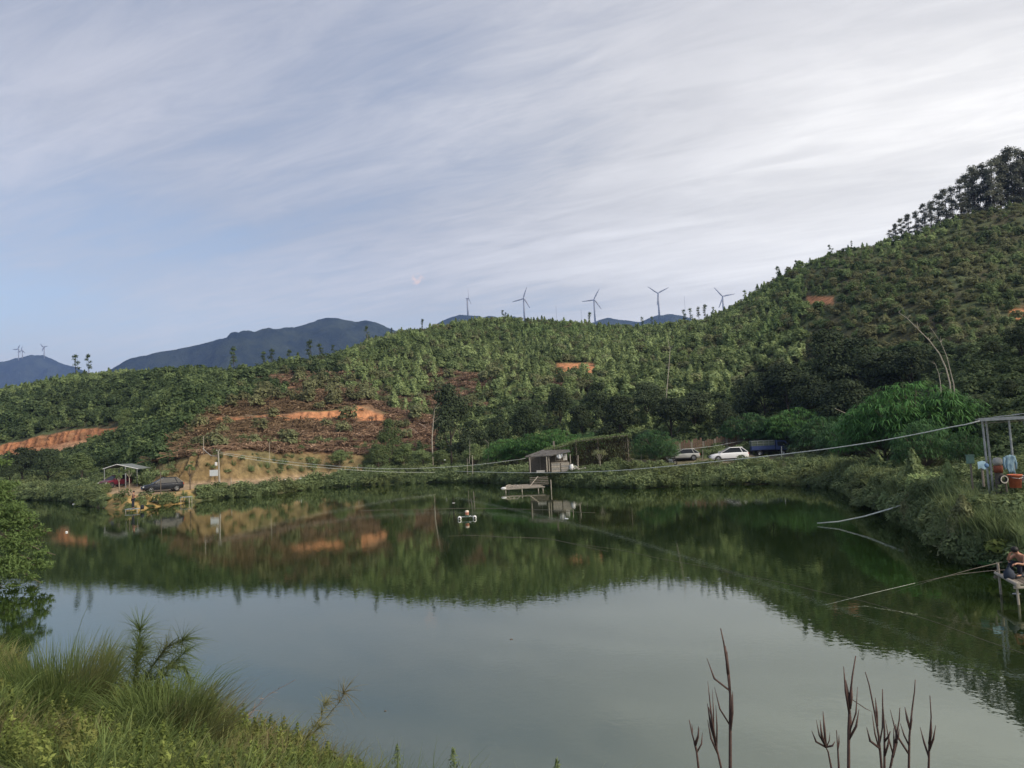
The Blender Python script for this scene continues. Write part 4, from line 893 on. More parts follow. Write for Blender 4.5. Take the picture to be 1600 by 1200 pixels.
# leafy weeds and short grass on the near bank: one mass
n = 15000; U_ = brg.uniform(-1.1, .03, n); ns_ = np.interp(U_, NU, NS); yy_ = ns_*brg.uniform(.38, 1.0, n); xx_ = U_*yy_; zz_ = H(xx_, yy_); 
wp = [bush_proto(brg, 130, 1.1, .16, .07) for _ in range(3)]+[cone_proto(brg, 120, 1.6, .15, .06) for _ in range(2)]
wl = []
for _ in range(3):
    v, f, lv = blades(brg, 46, .35, 1.0, .016, 1.1); wl.append((v, f))
ok_ = (zz_ > -.03) & ~((U_ < -.50) & (U_ > -.60) & (yy_ > ns_*.93))
fr_ = np.interp(U_, [-.3, 0], [1, .55])
scatter('near_bank_grass', wl, np.stack([xx_, yy_, zz_-.03], 1)[ok_][:5200], ((.12+.62*brg.uniform(0, 1, n)**2.2)*fr_)[ok_][:5200], brg.uniform(0, 6, n)[ok_][:5200], brg.integers(0, 3, n)[ok_][:5200], ML['grass'])
scatter('near_bank_weeds', wp, np.stack([xx_, yy_, zz_-.03], 1)[ok_][5200:], ((.08+.34*brg.uniform(0, 1, n)**1.8)*fr_)[ok_][5200:], brg.uniform(0, 6, n)[ok_][5200:], brg.integers(0, 5, n)[ok_][5200:], ML['weed'])
for px, top, D, lb in ((620, 1165, 11.2, 'small weedy sapling poking up at the bottom edge, left one'), (708, 1172, 11.0, 'small weedy sapling poking up at the bottom edge, right one'), (870, 1190, 10.2, 'tiny weed tip showing at the bottom edge of the water'), (10, 1075, 13.5, 'yellow-green weed clump at the left end of the near bank'), (35, 1095, 13, 'broad-leaved weed beside the left tussock')):
    q = W(px, top, D); z = float(H(q[0], D)[0]); h_ = q[2]-z
    o = thing('weed', lb, 'weed', (q[0], D, z-.03), 0, 'weeds on the near bank'); o.scale = (max(h_, .5)*.55,)*2+(max(h_, .3),)
    link('leaves', npmesh('leaves', *cone_proto(brg, 420, 1.0, .085, .018), {'lv': ('FACE', 'FLOAT', brg.uniform(0, 1, 422))}, [ML['weed'] if px < 100 else ML['mid']]), o)
    MB().tube([(0, 0, 0), (.02, 0, .5), (0, .01, .98)], [.012, .009, .003], 5).build('stem', ML['weed'], o)
# dead stalks close to the camera, bottom right
M_stalk = mat('dead_purple_brown_stalk', (.055, .035, .032), .8, c2=(.10, .06, .05), nscale=20)
def stalk(label, pts, D, shoots, r=.009):
    q = [W(a, b, D) for a, b in pts]; b0 = q[0].copy(); b0[2] = float(H(b0[0], D)[0])-.05; q.insert(0, b0)
    o = thing('dead_stalk', label, 'stalk', b0, 0, 'dead stalks close to the camera'); pl = [p_-b0 for p_ in q]
    mb = MB(); mb.tube(pl, [r*(1-.72*i/(len(pl)-1)) for i in range(len(pl))], 6); mb.build('stem', M_stalk, o, True)
    P = np.array(pl); cum = np.concatenate([[0], np.cumsum(np.linalg.norm(np.diff(P, axis=0), axis=1))])
    f0 = cum[1]/cum[-1]
    for (t_, dx, dy, w_) in shoots:      # shoot: start along stem, end offset in px
        t_ = f0+(1-f0)*t_*.9
        c = np.array([np.interp(t_*cum[-1], cum, P[:, j]) for j in range(3)]); s_ = D/F
        e = c+np.array((dx*s_, brg.uniform(-.06, .06), -dy*s_)); mid = (c+e)/2+np.array((dx*s_*.22, 0, -abs(dx)*s_*.2))
        MB().tube([c, mid, e], [w_*1.3, w_*1.3, w_*.3], 5).build('shoot', M_stalk, o, True)
stalk('low forked dead stalk, leftmost at the bottom edge', [(1092, 1205), (1088, 1170), (1081, 1145), (1077, 1125)], 5, [(.55, 5, -30, .005), (.6, 9, -22, .004), (.4, 12, -26, .004), (.35, -3, -30, .003), (.8, 2, -12, .003)])
stalk('dead stalk with close upright shoots beside the tallest one', [(1128, 1205), (1120, 1170), (1112, 1120), (1107, 1105)], 5, [(.45, -8, -60, .006), (.5, -6, -75, .005), (.6, -4, -80, .004), (.4, 5, -60, .004), (.7, 2, -60, .003), (.3, -12, -50, .005)])
stalk('tallest dead stalk at the bottom edge, with a long side twig', [(1141, 1205), (1141, 1130), (1141, 1085), (1136, 1040), (1131, 1005), (1126, 982)], 5, [(.62, -30, -48, .005), (.6, 0, -62, .006), (.35, -18, -55, .004), (.3, 6, -62, .006), (.35, 4, -48, .006), (.75, -2, -35, .007), (.8, 2, -30, .007)], .012)
stalk('dead stalk topped by a splayed claw of shoots', [(1300, 1205), (1294, 1175), (1288, 1162)], 5, [(.97, 0, -52, .006), (.97, -10, -44, .006), (.97, -13, -42, .004), (.95, -20, -26, .005), (.97, 12, -10, .005), (.95, 8, -22, .003)])
stalk('thick dead stalk with a bundled head, between two thinner ones', [(1326, 1205), (1326, 1140), (1328, 1090), (1332, 1055), (1337, 1025)], 5, [(.55, -6, -72, .006), (.6, 0, -40, .009), (.6, 3, -36, .008), (.35, 18, -70, .004), (.25, 12, -66, .006), (.3, 14, -48, .006), (.7, 30, 20, .002)], .012)
stalk('slim dead stalk just right of the claw-topped one', [(1311, 1205), (1309, 1170), (1307, 1141)], 5, [(.6, 4, -20, .004)])
stalk('dead stalk curving left with a hair-thin tip', [(1378, 1205), (1373, 1150), (1366, 1110), (1358, 1070), (1352, 1050)], 5, [(.5, 3, -40, .006), (.3, 10, -50, .004), (.25, -22, -36, .006), (.2, -8, -60, .004)])
stalk('straight upright dead stalk in the middle of the right group', [(1382, 1205), (1382, 1140), (1379, 1100), (1379, 1077)], 5, [(.4, 4, -20, .005), (.2, 6, -40, .005)])
stalk('dead stalk leaning right across its neighbours', [(1390, 1205), (1398, 1165), (1405, 1125), (1406, 1106)], 5, [(.5, 6, -22, .005), (.3, -6, -50, .004), (.25, 14, -44, .007), (.1, 12, -52, .006)])
stalk('tall thin dead stalk with whip-like tip', [(1420, 1205), (1421, 1150), (1425, 1110), (1429, 1080), (1430, 1062)], 5, [(.5, -3, -32, .006), (.5, 4, -30, .005), (.3, -5, -30, .004), (.2, -22, -66, .005)])
stalk('rightmost dead stalk with a swollen sheath', [(1451, 1205), (1452, 1160), (1455, 1120), (1453, 1087)], 5, [(.4, 3, -36, .007), (.3, 6, -42, .005), (.2, -3, -40, .005)])
#@@PROPS
# ------------------------------------------------------------------ wind turbines
M_turb = mat('turbine_backlit_grey', (.30, .30, .31), .6)  # grey carries the backlit darkness of the turbines in the base colour
def turbine(label, hub, base, D, tips, R_, yaw=0., edge=False):
    p = W(hub[0], hub[1], D); b = W(base[0], base[1], D); x = (p[0]+b[0])/2; zb = b[2]-30
    o = thing('wind_turbine', label, 'wind turbine', (p[0], D, zb), yaw, 'wind turbines on the far ridge'); hh = p[2]-zb
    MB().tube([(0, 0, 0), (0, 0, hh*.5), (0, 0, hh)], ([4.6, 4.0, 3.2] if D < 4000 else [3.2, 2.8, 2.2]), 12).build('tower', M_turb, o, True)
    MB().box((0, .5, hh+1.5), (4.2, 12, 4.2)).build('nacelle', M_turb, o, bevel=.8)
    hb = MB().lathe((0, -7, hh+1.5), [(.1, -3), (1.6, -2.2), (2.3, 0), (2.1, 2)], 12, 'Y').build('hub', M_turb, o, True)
    for a in tips:
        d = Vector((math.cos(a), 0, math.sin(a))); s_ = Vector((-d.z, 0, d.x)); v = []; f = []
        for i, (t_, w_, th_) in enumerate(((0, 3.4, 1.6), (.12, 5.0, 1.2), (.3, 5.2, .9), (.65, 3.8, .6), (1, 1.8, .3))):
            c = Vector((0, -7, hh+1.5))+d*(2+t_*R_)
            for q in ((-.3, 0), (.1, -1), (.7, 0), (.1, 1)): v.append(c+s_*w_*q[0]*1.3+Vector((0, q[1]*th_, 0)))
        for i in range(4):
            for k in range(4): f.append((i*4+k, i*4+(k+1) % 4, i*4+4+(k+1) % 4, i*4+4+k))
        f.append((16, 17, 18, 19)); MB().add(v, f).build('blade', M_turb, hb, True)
def angs(hub, tips): return [math.atan2(hub[1]-t_[1], t_[0]-hub[0]) for t_ in tips]
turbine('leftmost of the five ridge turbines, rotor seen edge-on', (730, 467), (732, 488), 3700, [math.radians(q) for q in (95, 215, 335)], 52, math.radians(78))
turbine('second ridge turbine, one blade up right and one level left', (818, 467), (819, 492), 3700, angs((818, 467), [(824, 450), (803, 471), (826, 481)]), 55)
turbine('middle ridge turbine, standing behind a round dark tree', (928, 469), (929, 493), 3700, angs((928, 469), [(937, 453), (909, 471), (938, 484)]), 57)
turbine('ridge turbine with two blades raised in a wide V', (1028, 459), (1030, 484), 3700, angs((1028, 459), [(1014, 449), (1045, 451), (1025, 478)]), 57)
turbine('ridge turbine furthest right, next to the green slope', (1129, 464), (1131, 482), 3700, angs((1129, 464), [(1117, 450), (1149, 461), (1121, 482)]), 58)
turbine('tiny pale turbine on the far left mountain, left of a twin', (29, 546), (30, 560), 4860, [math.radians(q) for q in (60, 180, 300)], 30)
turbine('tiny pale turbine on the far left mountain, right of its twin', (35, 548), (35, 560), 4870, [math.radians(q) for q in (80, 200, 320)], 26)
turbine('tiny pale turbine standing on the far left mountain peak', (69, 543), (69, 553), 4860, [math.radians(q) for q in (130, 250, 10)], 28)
for px, y0, y1, lb in ((870, 479, 496, 'short hair-thin mast on the ridge left of the middle turbine'), (909, 484, 498, 'faint mast stub just left of the middle turbine'), (1071, 463, 486, 'tall hair-thin mast between the last two ridge turbines')):
    a = W(px, y0, 3680); b = W(px, y1+8, 3680); mb = MB(); h_ = a[2]-b[2]
    for q in ((-.9, -.9), (.9, -.9), (0, .9)): mb.tube([(q[0], q[1], 0), (q[0]*.4, q[1]*.4, h_)], .22, 4)
    for i in range(12): mb.tube([(-.8, -.8, h_*i/12), (.7, -.7, h_*(i+1)/12)], .12, 3)
    o = mb.build('lattice_mast', M_turb); o.location = V3(b); tag(o, lb, 'mast', 'masts on the far ridge')

# ------------------------------------------------------------------ materials for built things
M_wood = mat('weathered_wood', (.23, .20, .165), .85, nscale=9, bump=.006)
M_wood2 = mat('pale_pole_wood', (.40, .36, .30), .8, nscale=9)
M_dkwood = mat('dark_wet_wood', (.13, .11, .09), .85)
M_roof = mat('grey_sheet_roofing', (.12, .115, .11), .8, c2=(.06, .055, .05), nscale=2)
M_white = mat('white_plastic', (.75, .76, .76), .5)
M_pipe = mat('white_hose', (.62, .65, .60), .5)
M_metal = mat('grey_steel', (.36, .38, .38), .45, metal=.5)
M_black = mat('black_rubber', (.018, .018, .018), .8)
M_glass = mat('dark_car_glass', (.02, .024, .028), .3, spec=.2)
M_rim = mat('alloy_rim', (.40, .41, .42), .35, metal=.7)
M_red = mat('red_lamp', (.45, .03, .02), .3); M_lamp = mat('clear_headlamp', (.65, .68, .70), .15, spec=.8)
M_plate = mat('blue_number_plate', (.05, .12, .45), .5)
M_blue = mat('blue_painted_steel', (.035, .06, .17), .6); M_orange = mat('faded_orange_plastic', (.62, .17, .08), .6, c2=(.45, .12, .07))
M_cyan = mat('pale_blue_cloth', (.22, .34, .42), .9); M_greenbox = mat('grey_green_box', (.16, .27, .21), .6)
M_stone = mat('pale_rubble_stone', (.42, .40, .35), .95, bump=.03)
M_skin = mat('tanned_skin', (.48, .26, .17), .6, c2=(.42, .21, .14)); M_hair = mat('black_hair', (.012, .011, .010), .6)
M_trous = mat('dark_navy_cloth', (.018, .022, .035), .9); M_shirtw = mat('white_shirt', (.72, .72, .70), .9); M_top = mat('faded_brown_top', (.16, .09, .07), .9)
M_vine = ML['dead']

# ------------------------------------------------------------------ cars
def car(name, label, px, D, head, paint, Ln=4.5, Wd=1.84, Hh=1.66, suv=True, dz=0.):
    q = W(px, 720, D); z = float(H(q[0], D)[0])+dz
    o = thing(name, label, 'car', (q[0], D, z), head, 'parked cars by the pond'); hl = Ln/2; hw = Wd/2; bz = 1.04 if suv else .92
    st = [(-hl, .48, bz-.14, .80), (-hl+.07, .32, bz-.03, .90), (-hl+.35, .27, bz+.02, .98), (-.9, .25, bz+.02, 1), (.35, .25, bz, 1), (hl-1.25, .25, bz-.03, 1), (hl-.75, .26, bz-.09, .98), (hl-.3, .27, bz-.17, .93), (hl-.06, .30, bz-.32, .82), (hl, .36, bz-.45, .74)]
    v = []; f = []; n = 10
    for x, zb, zt, w_ in st:
        w = hw*w_; r = [(w*.86, zb), (w, zb+.16), (w*1.0, (zb+zt)/2+.05), (w*.97, zt-.12), (w*.84, zt)]
        for y_, z_ in r: v.append((x, y_, z_))
        for y_, z_ in r[::-1]: v.append((x, -y_, z_))
    for i in range(len(st)-1):
        for k in range(n): f.append((i*n+k, i*n+(k+1) % n, (i+1)*n+(k+1) % n, (i+1)*n+k))
    f.append(tuple(range(n))[::-1]); f.append(tuple((len(st)-1)*n+k for k in range(n)))
    bd = MB().add(v, f).build('body', paint, o, True, bevel=.02)
    # cabin: glass block, painted roof, pillars
    xr0, xf0, xr1, xf1 = -hl+.10, hl-1.15, -hl+.80, .25; wb, wt = hw*.86, hw*.68; zr = Hh-.05
    B = [(xr0, wb, bz), (xf0, wb, bz-.02), (xf0, -wb, bz-.02), (xr0, -wb, bz)]; T = [(xr1, wt, zr), (xf1-.35, wt, zr+.01), (xf1-.35, -wt, zr+.01), (xr1, -wt, zr)]
    MB().add(B+T, [(0, 1, 5, 4), (1, 2, 6, 5), (2, 3, 7, 6), (3, 0, 4, 7), (4, 5, 6, 7)]).build('windows', M_glass, o)
    MB().add([(x, y_, z_) for z_, k in ((zr, 1.04), (zr+.05, .97)) for x, y_ in ((xr1-.12, wt*k), (-.2, wt*k*1.03), (xf1-.30, wt*k), (xf1-.30, -wt*k), (-.2, -wt*k*1.03), (xr1-.12, -wt*k))], [(0, 1, 2, 3, 4, 5), (6, 7, 8, 9, 10, 11)]+[(i, (i+1) % 6, 6+(i+1) % 6, 6+i) for i in range(6)]).build('roof', paint, o, True)
    for s_ in (1, -1):
        for (a, b_, r_) in (((xf0, wb*s_, bz-.03), (xf1-.35, wt*s_, zr), .028), ((-hl+.75, wb*s_*.995, bz), (-hl+1.0, wt*s_, zr), .05), ((xr0, wb*s_*.99, bz), (xr1, wt*s_, zr), .05)):
            MB().tube([a, b_], r_, 6).build('pillar', paint, o)
        MB().sphere((xf0-.15, s_*(hw+.07), bz+.08), .10, 8, 6, (.7, 1, .7)).build('wing_mirror', paint, o)
        MB().box((hl-.12, s_*hw*.62, bz-.36), (.16, .34, .13), rz=s_*-.35).build('headlight', M_lamp, o, bevel=.02)
        MB().box((-hl+.07, s_*hw*.72, bz-.18), (.12, .28, .16), rz=s_*.3).build('tail_light', M_red, o, bevel=.02)
        for x in (-hl+.85, hl-.88):
            MB().lathe((x, s_*(hw-.10), .36), [(.36, -.13), (.39, -.10), (.39, .10), (.36, .13)], 18, 'Y').build('wheel_arch', M_black, o)
            w = MB().lathe((x, s_*(hw-.07), .34), [(.22, -.11), (.33, -.11), (.345, -.06), (.345, .06), (.33, .11), (.22, .11), (.22, -.11)], 18, 'Y').build('wheel', M_black, o, True)
            r_ = MB(); r_.lathe((x, s_*(hw+.025), .34), [(.02, 0), (.05, 0)], 12, 'Y')
            for k in range(5): a = k*2*PI/5; r_.box((x+.12*math.cos(a), s_*(hw+.02), .34+.12*math.sin(a)), (.23, .03, .055), ry=-a)
            r_.lathe((x, s_*(hw+.01), .34), [(.20, -.03), (.235, -.03), (.235, .03), (.20, .03)], 18, 'Y'); r_.build('rim', M_rim, w)
    MB().box((hl-.005, 0, .52), (.03, .44, .13)).build('number_plate', M_plate, o); MB().box((-hl+.0, 0, .68), (.03, .44, .13)).build('number_plate', M_plate, o)
    MB().box((hl-.05, 0, bz-.38), (.06, hw*.9, .13)).build('grille', M_black, o); MB().box((hl-.06, 0, .38), (.1, hw*1.3, .12)).build('bumper_vent', M_black, o)
    for s_ in (1, -1): MB().box((0, s_*(hw-.01), .30), (Ln*.56, .04, .12)).build('side_sill', M_black, o)
    return o
car('parked_car', 'white SUV parked on the far bank in front of a brown board fence', 1139, 93, PI-.10, mat('white_car_paint', (.80, .81, .82), .22, c2=(.74, .75, .76), nscale=1))
car('parked_car', 'black SUV parked on the pale dirt lot by the tan cliff', 253, 94, PI+.62, mat('black_car_paint', (.015, .017, .022), .18, nscale=1), 4.6, 1.88, 1.70)
car('parked_car', 'maroon car parked nose-out under the small carport', 179, 106, PI+1.25, mat('maroon_car_paint', (.13, .022, .035), .3, nscale=1), 4.4, 1.8, 1.62)
car('parked_car', 'pale grey car half hidden behind drooping foliage and a motorbike', 1066, 100, PI-.05, mat('silver_car_paint', (.40, .41, .40), .35, nscale=1), 4.4, 1.78, 1.5, False)
def truck():
    q = W(1205, 720, 99); z = float(H(q[0], 99)[0]); o = thing('parked_truck', 'small blue cargo truck parked nose right beside the white SUV', 'truck', (q[0], 99, z), -.12)
    MB().box((0, 0, .62), (5.0, .8, .22)).build('chassis', M_black, o)
    bed = MB().box((-1.0, 0, .80), (2.9, 1.7, .08)); 
    for s_ in (1, -1): bed.box((-1.0, s_*.85, 1.05), (2.9, .05, .48))
    bed.box((-2.43, 0, 1.05), (.05, 1.7, .48)); bed.build('cargo_bed', M_blue, o)
    rk = MB()
    for s_ in (1, -1):
        for x in (-2.4, -1.7, -1.0, -.3, .4): rk.box((x, s_*.84, 1.6), (.04, .04, .7))
        rk.box((-1.0, s_*.84, 1.93), (2.85, .05, .05)); rk.box((-1.0, s_*.84, 1.6), (2.85, .03, .03))
    for x in (-2.4, .4): rk.box((x, 0, 1.93), (.05, 1.7, .05))
    rk.build('rack', M_metal, o); MB().box((-1, 0, 1.58), (2.7, 1.56, .62)).build('tarpaulin', mat('dull_green_tarpaulin', (.12, .15, .11), .9), o, bevel=.05)
    v = [(.55, .85, .7), (2.15, .85, .6), (2.25, .85, 1.15), (1.75, .80, 1.85), (.55, .80, 1.95)]; v += [(x, -y_, z_) for x, y_, z_ in v]
    MB().add(v, [(0, 1, 2, 3, 4), (9, 8, 7, 6, 5)]+[(i, 5+i, 5+(i+1) % 5, (i+1) % 5) for i in range(5)]).build('cab', M_blue, o, bevel=.06)
    for s_ in (1, -1):
        MB().add([(.75, s_*.86, 1.2), (1.95, s_*.86, 1.2), (1.62, s_*.82, 1.72), (.75, s_*.82, 1.76)], [(0, 1, 2, 3)]).build('side_window', M_glass, o)
        MB().box((2.24, s_*.62, .92), (.06, .22, .16)).build('headlight', M_lamp, o); MB().box((2.1, s_*1.0, 1.35), (.08, .16, .26)).build('wing_mirror', M_black, o)
        for x in (-1.5, 1.35):
            w = MB().lathe((x, s_*.72, .36), [(.18, -.12), (.36, -.12), (.37, 0), (.36, .12), (.18, .12)], 16, 'Y').build('wheel', M_black, o, True)
            MB().lathe((x, s_*.80, .36), [(.02, .03), (.12, .05), (.19, .02)], 14, 'Y').build('rim', M_rim, w)
    MB().add([(2.26, .7, 1.2), (2.26, -.7, 1.2), (1.83, -.68, 1.78), (1.83, .68, 1.78)], [(0, 1, 2, 3)]).build('windscreen', M_glass, o)
truck()
def motorbike(label, px, D, head, s=1.0):
    q = W(px, 720, D); z = float(H(q[0], D)[0]); o = thing('motorbike', label, 'motorbike', (q[0], D, z), head, None)
    for x in (-.62, .62):
        w = MB().lathe((x, 0, .29), [(.22, -.05), (.29, -.05), (.30, 0), (.29, .05), (.22, .05), (.22, -.05)], 16, 'Y').build('wheel', M_black, o, True)
        sp = MB()
        for k in range(6): sp.box((x, 0, .29), (.44, .012, .012), ry=k*PI/6)
        sp.lathe((x, 0, .29), [(.02, -.06), (.05, -.03), (.05, .03), (.02, .06)], 10, 'Y'); sp.build('spokes', M_rim, w)
    MB().tube([(.62, 0, .29), (.45, 0, .75), (.38, 0, 1.0)], .03, 6).build('fork', M_metal, o)
    MB().tube([(.30, -.34, 1.02), (.38, 0, .98), (.30, .34, 1.02)], .018, 6).build('handlebar', M_black, o)
    MB().sphere((.5, 0, .88), .12, 10, 7, (.8, 1, 1)).build('headlight', M_lamp, o, True)
    MB().sphere((.05, 0, .62), .3, 10, 7, (1.1, .45, .55)).build('fairing', M_white, o, True)
    MB().box((-.32, 0, .78), (.72, .26, .11)).build('seat', M_black, o, bevel=.04); MB().box((-.05, 0, .38), (.5, .24, .26)).build('engine', M_metal, o, bevel=.04)
    MB().tube([(-.1, .14, .3), (-.8, .16, .34)], .04, 6).build('exhaust', M_metal, o)
motorbike('white-faired motorbike parked at the nose of the grey car', 1048, 93, PI-.8)
motorbike('motorbike leaning beside the shed counter', 899, 88.5, PI+.6)

# ------------------------------------------------------------------ people (one skinned body each, clothes over it)
def skin_mesh(name, J, E, m, parent, sub=2, root=0):
    names = list(J); v = [J[k][0] for k in names]; me = bpy.data.meshes.new(name)
    me.from_pydata([V3(p) for p in v], [(names.index(a), names.index(b)) for a, b in E], []); me.update(); me.materials.append(m)
    o = link(name, me, parent); md = o.modifiers.new('skin', 'SKIN'); md.use_smooth_shade = True
    if not me.skin_vertices: 
        pass
    sv = me.skin_vertices[0].data
    for i, k in enumerate(names):
        r = J[k][1]; sv[i].radius = (r, r) if not isinstance(r, tuple) else r; sv[i].use_root = (i == root)
    s = o.modifiers.new('sub', 'SUBSURF'); s.levels = sub; s.render_levels = sub
    return o
def person(label, loc, rz, pose, s=1.0, shirt=None, trousers=M_trous, shorts=False, group=None, hat=None, hands=True):
    o = thing('person', label, 'person', loc, rz, group); o.scale = (s, s, s)
    P = {k: np.array(v, float) for k, v in pose.items()}; J = {}; E = []
    def j(n, p, r): J[n] = (np.array(p, float), r)
    j('pelvis', P['pelvis'], .125); mid = (P['pelvis']*.5+P['chest']*.5); j('waist', mid, .115); j('chest', P['chest'], .135); j('neck', P['neck'], .055)
    hd = P['head']; up = hd-P['neck']; up = up/np.linalg.norm(up)
    j('jaw', P['neck']+(hd-P['neck'])*.55, .066); j('head', hd, .088); j('crown', hd+up*.075, .068)
    E += [('pelvis', 'waist'), ('waist', 'chest'), ('chest', 'neck'), ('neck', 'jaw'), ('jaw', 'head'), ('head', 'crown')]
    for sd_ in ('l', 'r'):
        j('sh'+sd_, P['sh'+sd_], .062); j('el'+sd_, P['el'+sd_], .043); j('wr'+sd_, P['wr'+sd_], .029)
        hp = P['ha'+sd_]; j('ha'+sd_, P['wr'+sd_]*.45+hp*.55, .034)
        j('hip'+sd_, P['hip'+sd_], .095); j('kn'+sd_, P['kn'+sd_], .062); j('an'+sd_, P['an'+sd_], .040); j('to'+sd_, P['to'+sd_], .034)
        j('ca'+sd_, P['kn'+sd_]*.65+P['an'+sd_]*.35, .056)
        E += [('chest', 'sh'+sd_), ('sh'+sd_, 'el'+sd_), ('el'+sd_, 'wr'+sd_), ('wr'+sd_, 'ha'+sd_), ('pelvis', 'hip'+sd_), ('hip'+sd_, 'kn'+sd_), ('kn'+sd_, 'ca'+sd_), ('ca'+sd_, 'an'+sd_), ('an'+sd_, 'to'+sd_)]
        if hands:
            d = hp-P['wr'+sd_]; d /= np.linalg.norm(d); side = np.cross(d, (0, 0, 1.)); side = side/(np.linalg.norm(side)+1e-6); pn = np.cross(side, d); root = J['ha'+sd_][0]
            for i, (off, ln) in enumerate(((-.030, .075), (-.010, .088), (.010, .083), (.029, .065))):
                a = root+side*off+d*.03; b_ = a+d*ln*.5-pn*.012; c = b_+d*ln*.35-pn*.035
                j('f%d%s' % (i, sd_), a, .0095); j('g%d%s' % (i, sd_), b_, .009); j('h%d%s' % (i, sd_), c, .0075)
                E += [('ha'+sd_, 'f%d%s' % (i, sd_)), ('f%d%s' % (i, sd_), 'g%d%s' % (i, sd_)), ('g%d%s' % (i, sd_), 'h%d%s' % (i, sd_))]
            j('t1'+sd_, root-side*.042+d*.005, .012); j('t2'+sd_, root-side*.058+d*.045-pn*.015, .009); E += [('ha'+sd_, 't1'+sd_), ('t1'+sd_, 't2'+sd_)]
    skin_mesh('body', J, E, M_skin, o, 1)
    fw = P['face']-hd; fw = fw/np.linalg.norm(fw); sdv = np.cross(fw, up)
    MB().sphere(hd+up*.045-fw*.02, .102, 14, 9, (1, 1, .92)).build('hair', M_hair, o, True)
    MB().tube([hd+fw*.085+up*.012, hd+fw*.112-up*.018, hd+fw*.09-up*.03], [.008, .013, .01], 6).build('nose', M_skin, o, True)
    for q in (1, -1):
        MB().sphere(hd+fw*.083+up*.012+sdv*q*.03, .011, 8, 6).build('eye', M_hair, o, True); MB().sphere(hd+sdv*q*.088-up*.005, .024, 8, 6, (.6, .6, 1.2)).build('ear', M_skin, o, True)
    MB().box(hd+fw*.088-up*.048, (.03, .03, .008)).build('mouth', mat('lip_skin', (.30, .12, .10)) if 'lip_skin' not in bpy.data.materials else bpy.data.materials['lip_skin'], o)
    def cl(name, keys, edges, m, grow):
        JJ = {}
        for k in keys: p_, r = J[k]; JJ[k] = (p_, r+grow)
        skin_mesh(name, JJ, edges, m, o, 1)
    le = [e for e in E if e[0][:3] in ('pel', 'hip', 'kn'+'l', 'knr', 'cal', 'car') and e[1][:3] not in ('wai', 'tol', 'tor')]
    ks = ['pelvis', 'hipl', 'hipr', 'knl', 'knr']+([] if shorts else ['cal', 'car', 'anl', 'anr'])
    le = [e for e in E if e[0] in ks and e[1] in ks]
    cl('trousers', ks, le, trousers, .018)
    if shirt:
        ks = ['chest', 'waist', 'pelvis', 'shl', 'shr', 'ell', 'elr']; JJ = {k: J[k] for k in ks}
        cl('shirt', ks, [e for e in E if e[0] in ks and e[1] in ks]+[], shirt, .022)
    if not shorts:
        pass
    for q in ('l', 'r'):
        a, b_ = P['an'+q], P['to'+q]; MB().tube([a*.9+b_*.1-np.array((0, 0, .03)), a*.3+b_*.7-np.array((0, 0, .012)), b_], [.045, .046, .034], 8).build('sandal', M_black, o, True)
    return o
sit = dict(pelvis=(0, 0, .27), chest=(-.20, 0, .56), neck=(-.31, 0, .68), head=(-.39, -.01, .77), face=(-.52, -.02, .71),
    shl=(-.24, .18, .61), shr=(-.24, -.18, .61), elr=(-.36, -.27, .40), wrr=(-.55, -.20, .44), har=(-.65, -.18, .42),
    ell=(-.46, .22, .47), wrl=(-.53, .08, .63), hal=(-.53, .03, .72),
    hipl=(-.03, .10, .26), hipr=(-.03, -.10, .26), knl=(-.44, .17, .44), knr=(-.44, -.16, .44), anl=(-.42, .15, .08), anr=(-.42, -.15, .08), tol=(-.62, .18, .035), tor=(-.62, -.18, .035))
stand = dict(pelvis=(0, 0, .92), chest=(.02, 0, 1.30), neck=(.05, 0, 1.47), head=(.08, 0, 1.60), face=(.22, 0, 1.57),
    shl=(.02, .19, 1.38), shr=(.02, -.19, 1.38), elr=(.12, -.25, 1.12), wrr=(.34, -.12, 1.12), har=(.44, -.06, 1.14), ell=(.13, .25, 1.12), wrl=(.36, .12, 1.16), hal=(.46, .06, 1.18),
    hipl=(0, .10, .88), hipr=(0, -.10, .88), knl=(.03, .12, .48), knr=(-.02, -.12, .48), anl=(0, .13, .08), anr=(-.05, -.13, .08), tol=(.17, .15, .035), tor=(.12, -.15, .035))

# right-hand fishing platform and its fisherman
A = W(1558, 890, 23.3); B_ = W(1589, 904, 21.8); zt = .62; A[2] = B_[2] = zt
dv = (A-B_); dv[2] = 0; wv = np.array((dv[1], -dv[0], 0)); wv = wv/np.linalg.norm(wv); dn = dv/np.linalg.norm(dv); lenp = float(np.linalg.norm(dv)); angp = math.atan2(wv[1], wv[0])
po = thing('fishing_platform', 'wooden pole platform on thin legs where the bare-chested man sits', 'platform', (B_[0], B_[1], 0))
def pl_(a, b, z): q = dn*a+wv*b; return (q[0], q[1], z)
MB().tube([pl_(-.12, -.02, zt-.05), pl_(lenp+.12, -.02, zt-.02)], [.055, .045], 8).build('beam', M_wood2, po)
MB().tube([pl_(0, -.1, zt-.13), pl_(0, 2.4, zt-.11)], .045, 8).build('beam', M_wood2, po); MB().tube([pl_(lenp, -.1, zt-.12), pl_(lenp, 2.4, zt-.12)], .045, 8).build('beam', M_wood, po)
for k in range(15):
    MB().box(pl_(lenp/2, .10+k*.155, zt-.045), (.135, lenp+.06, .03), rz=angp+(k % 3-1)*.012).build('plank', M_dkwood if k % 4 else M_wood, po)
for a, b in ((.08, .0), (lenp-.03, .02), (.1, 2.2), (lenp, 2.2), (.05, 1.1)):
    MB().tube([pl_(a, b, zt+(.30 if (a > 1 and b < .1) else 0)), pl_(a, b+.02, -1.2)], .035, 7).build('leg', M_wood2, po)
ms = W(1606, 886, 22.75); 
person('bare-chested man in dark trousers hunched on a low stool, chin on hand', (ms[0], ms[1], zt-.03), .18, sit, .98)
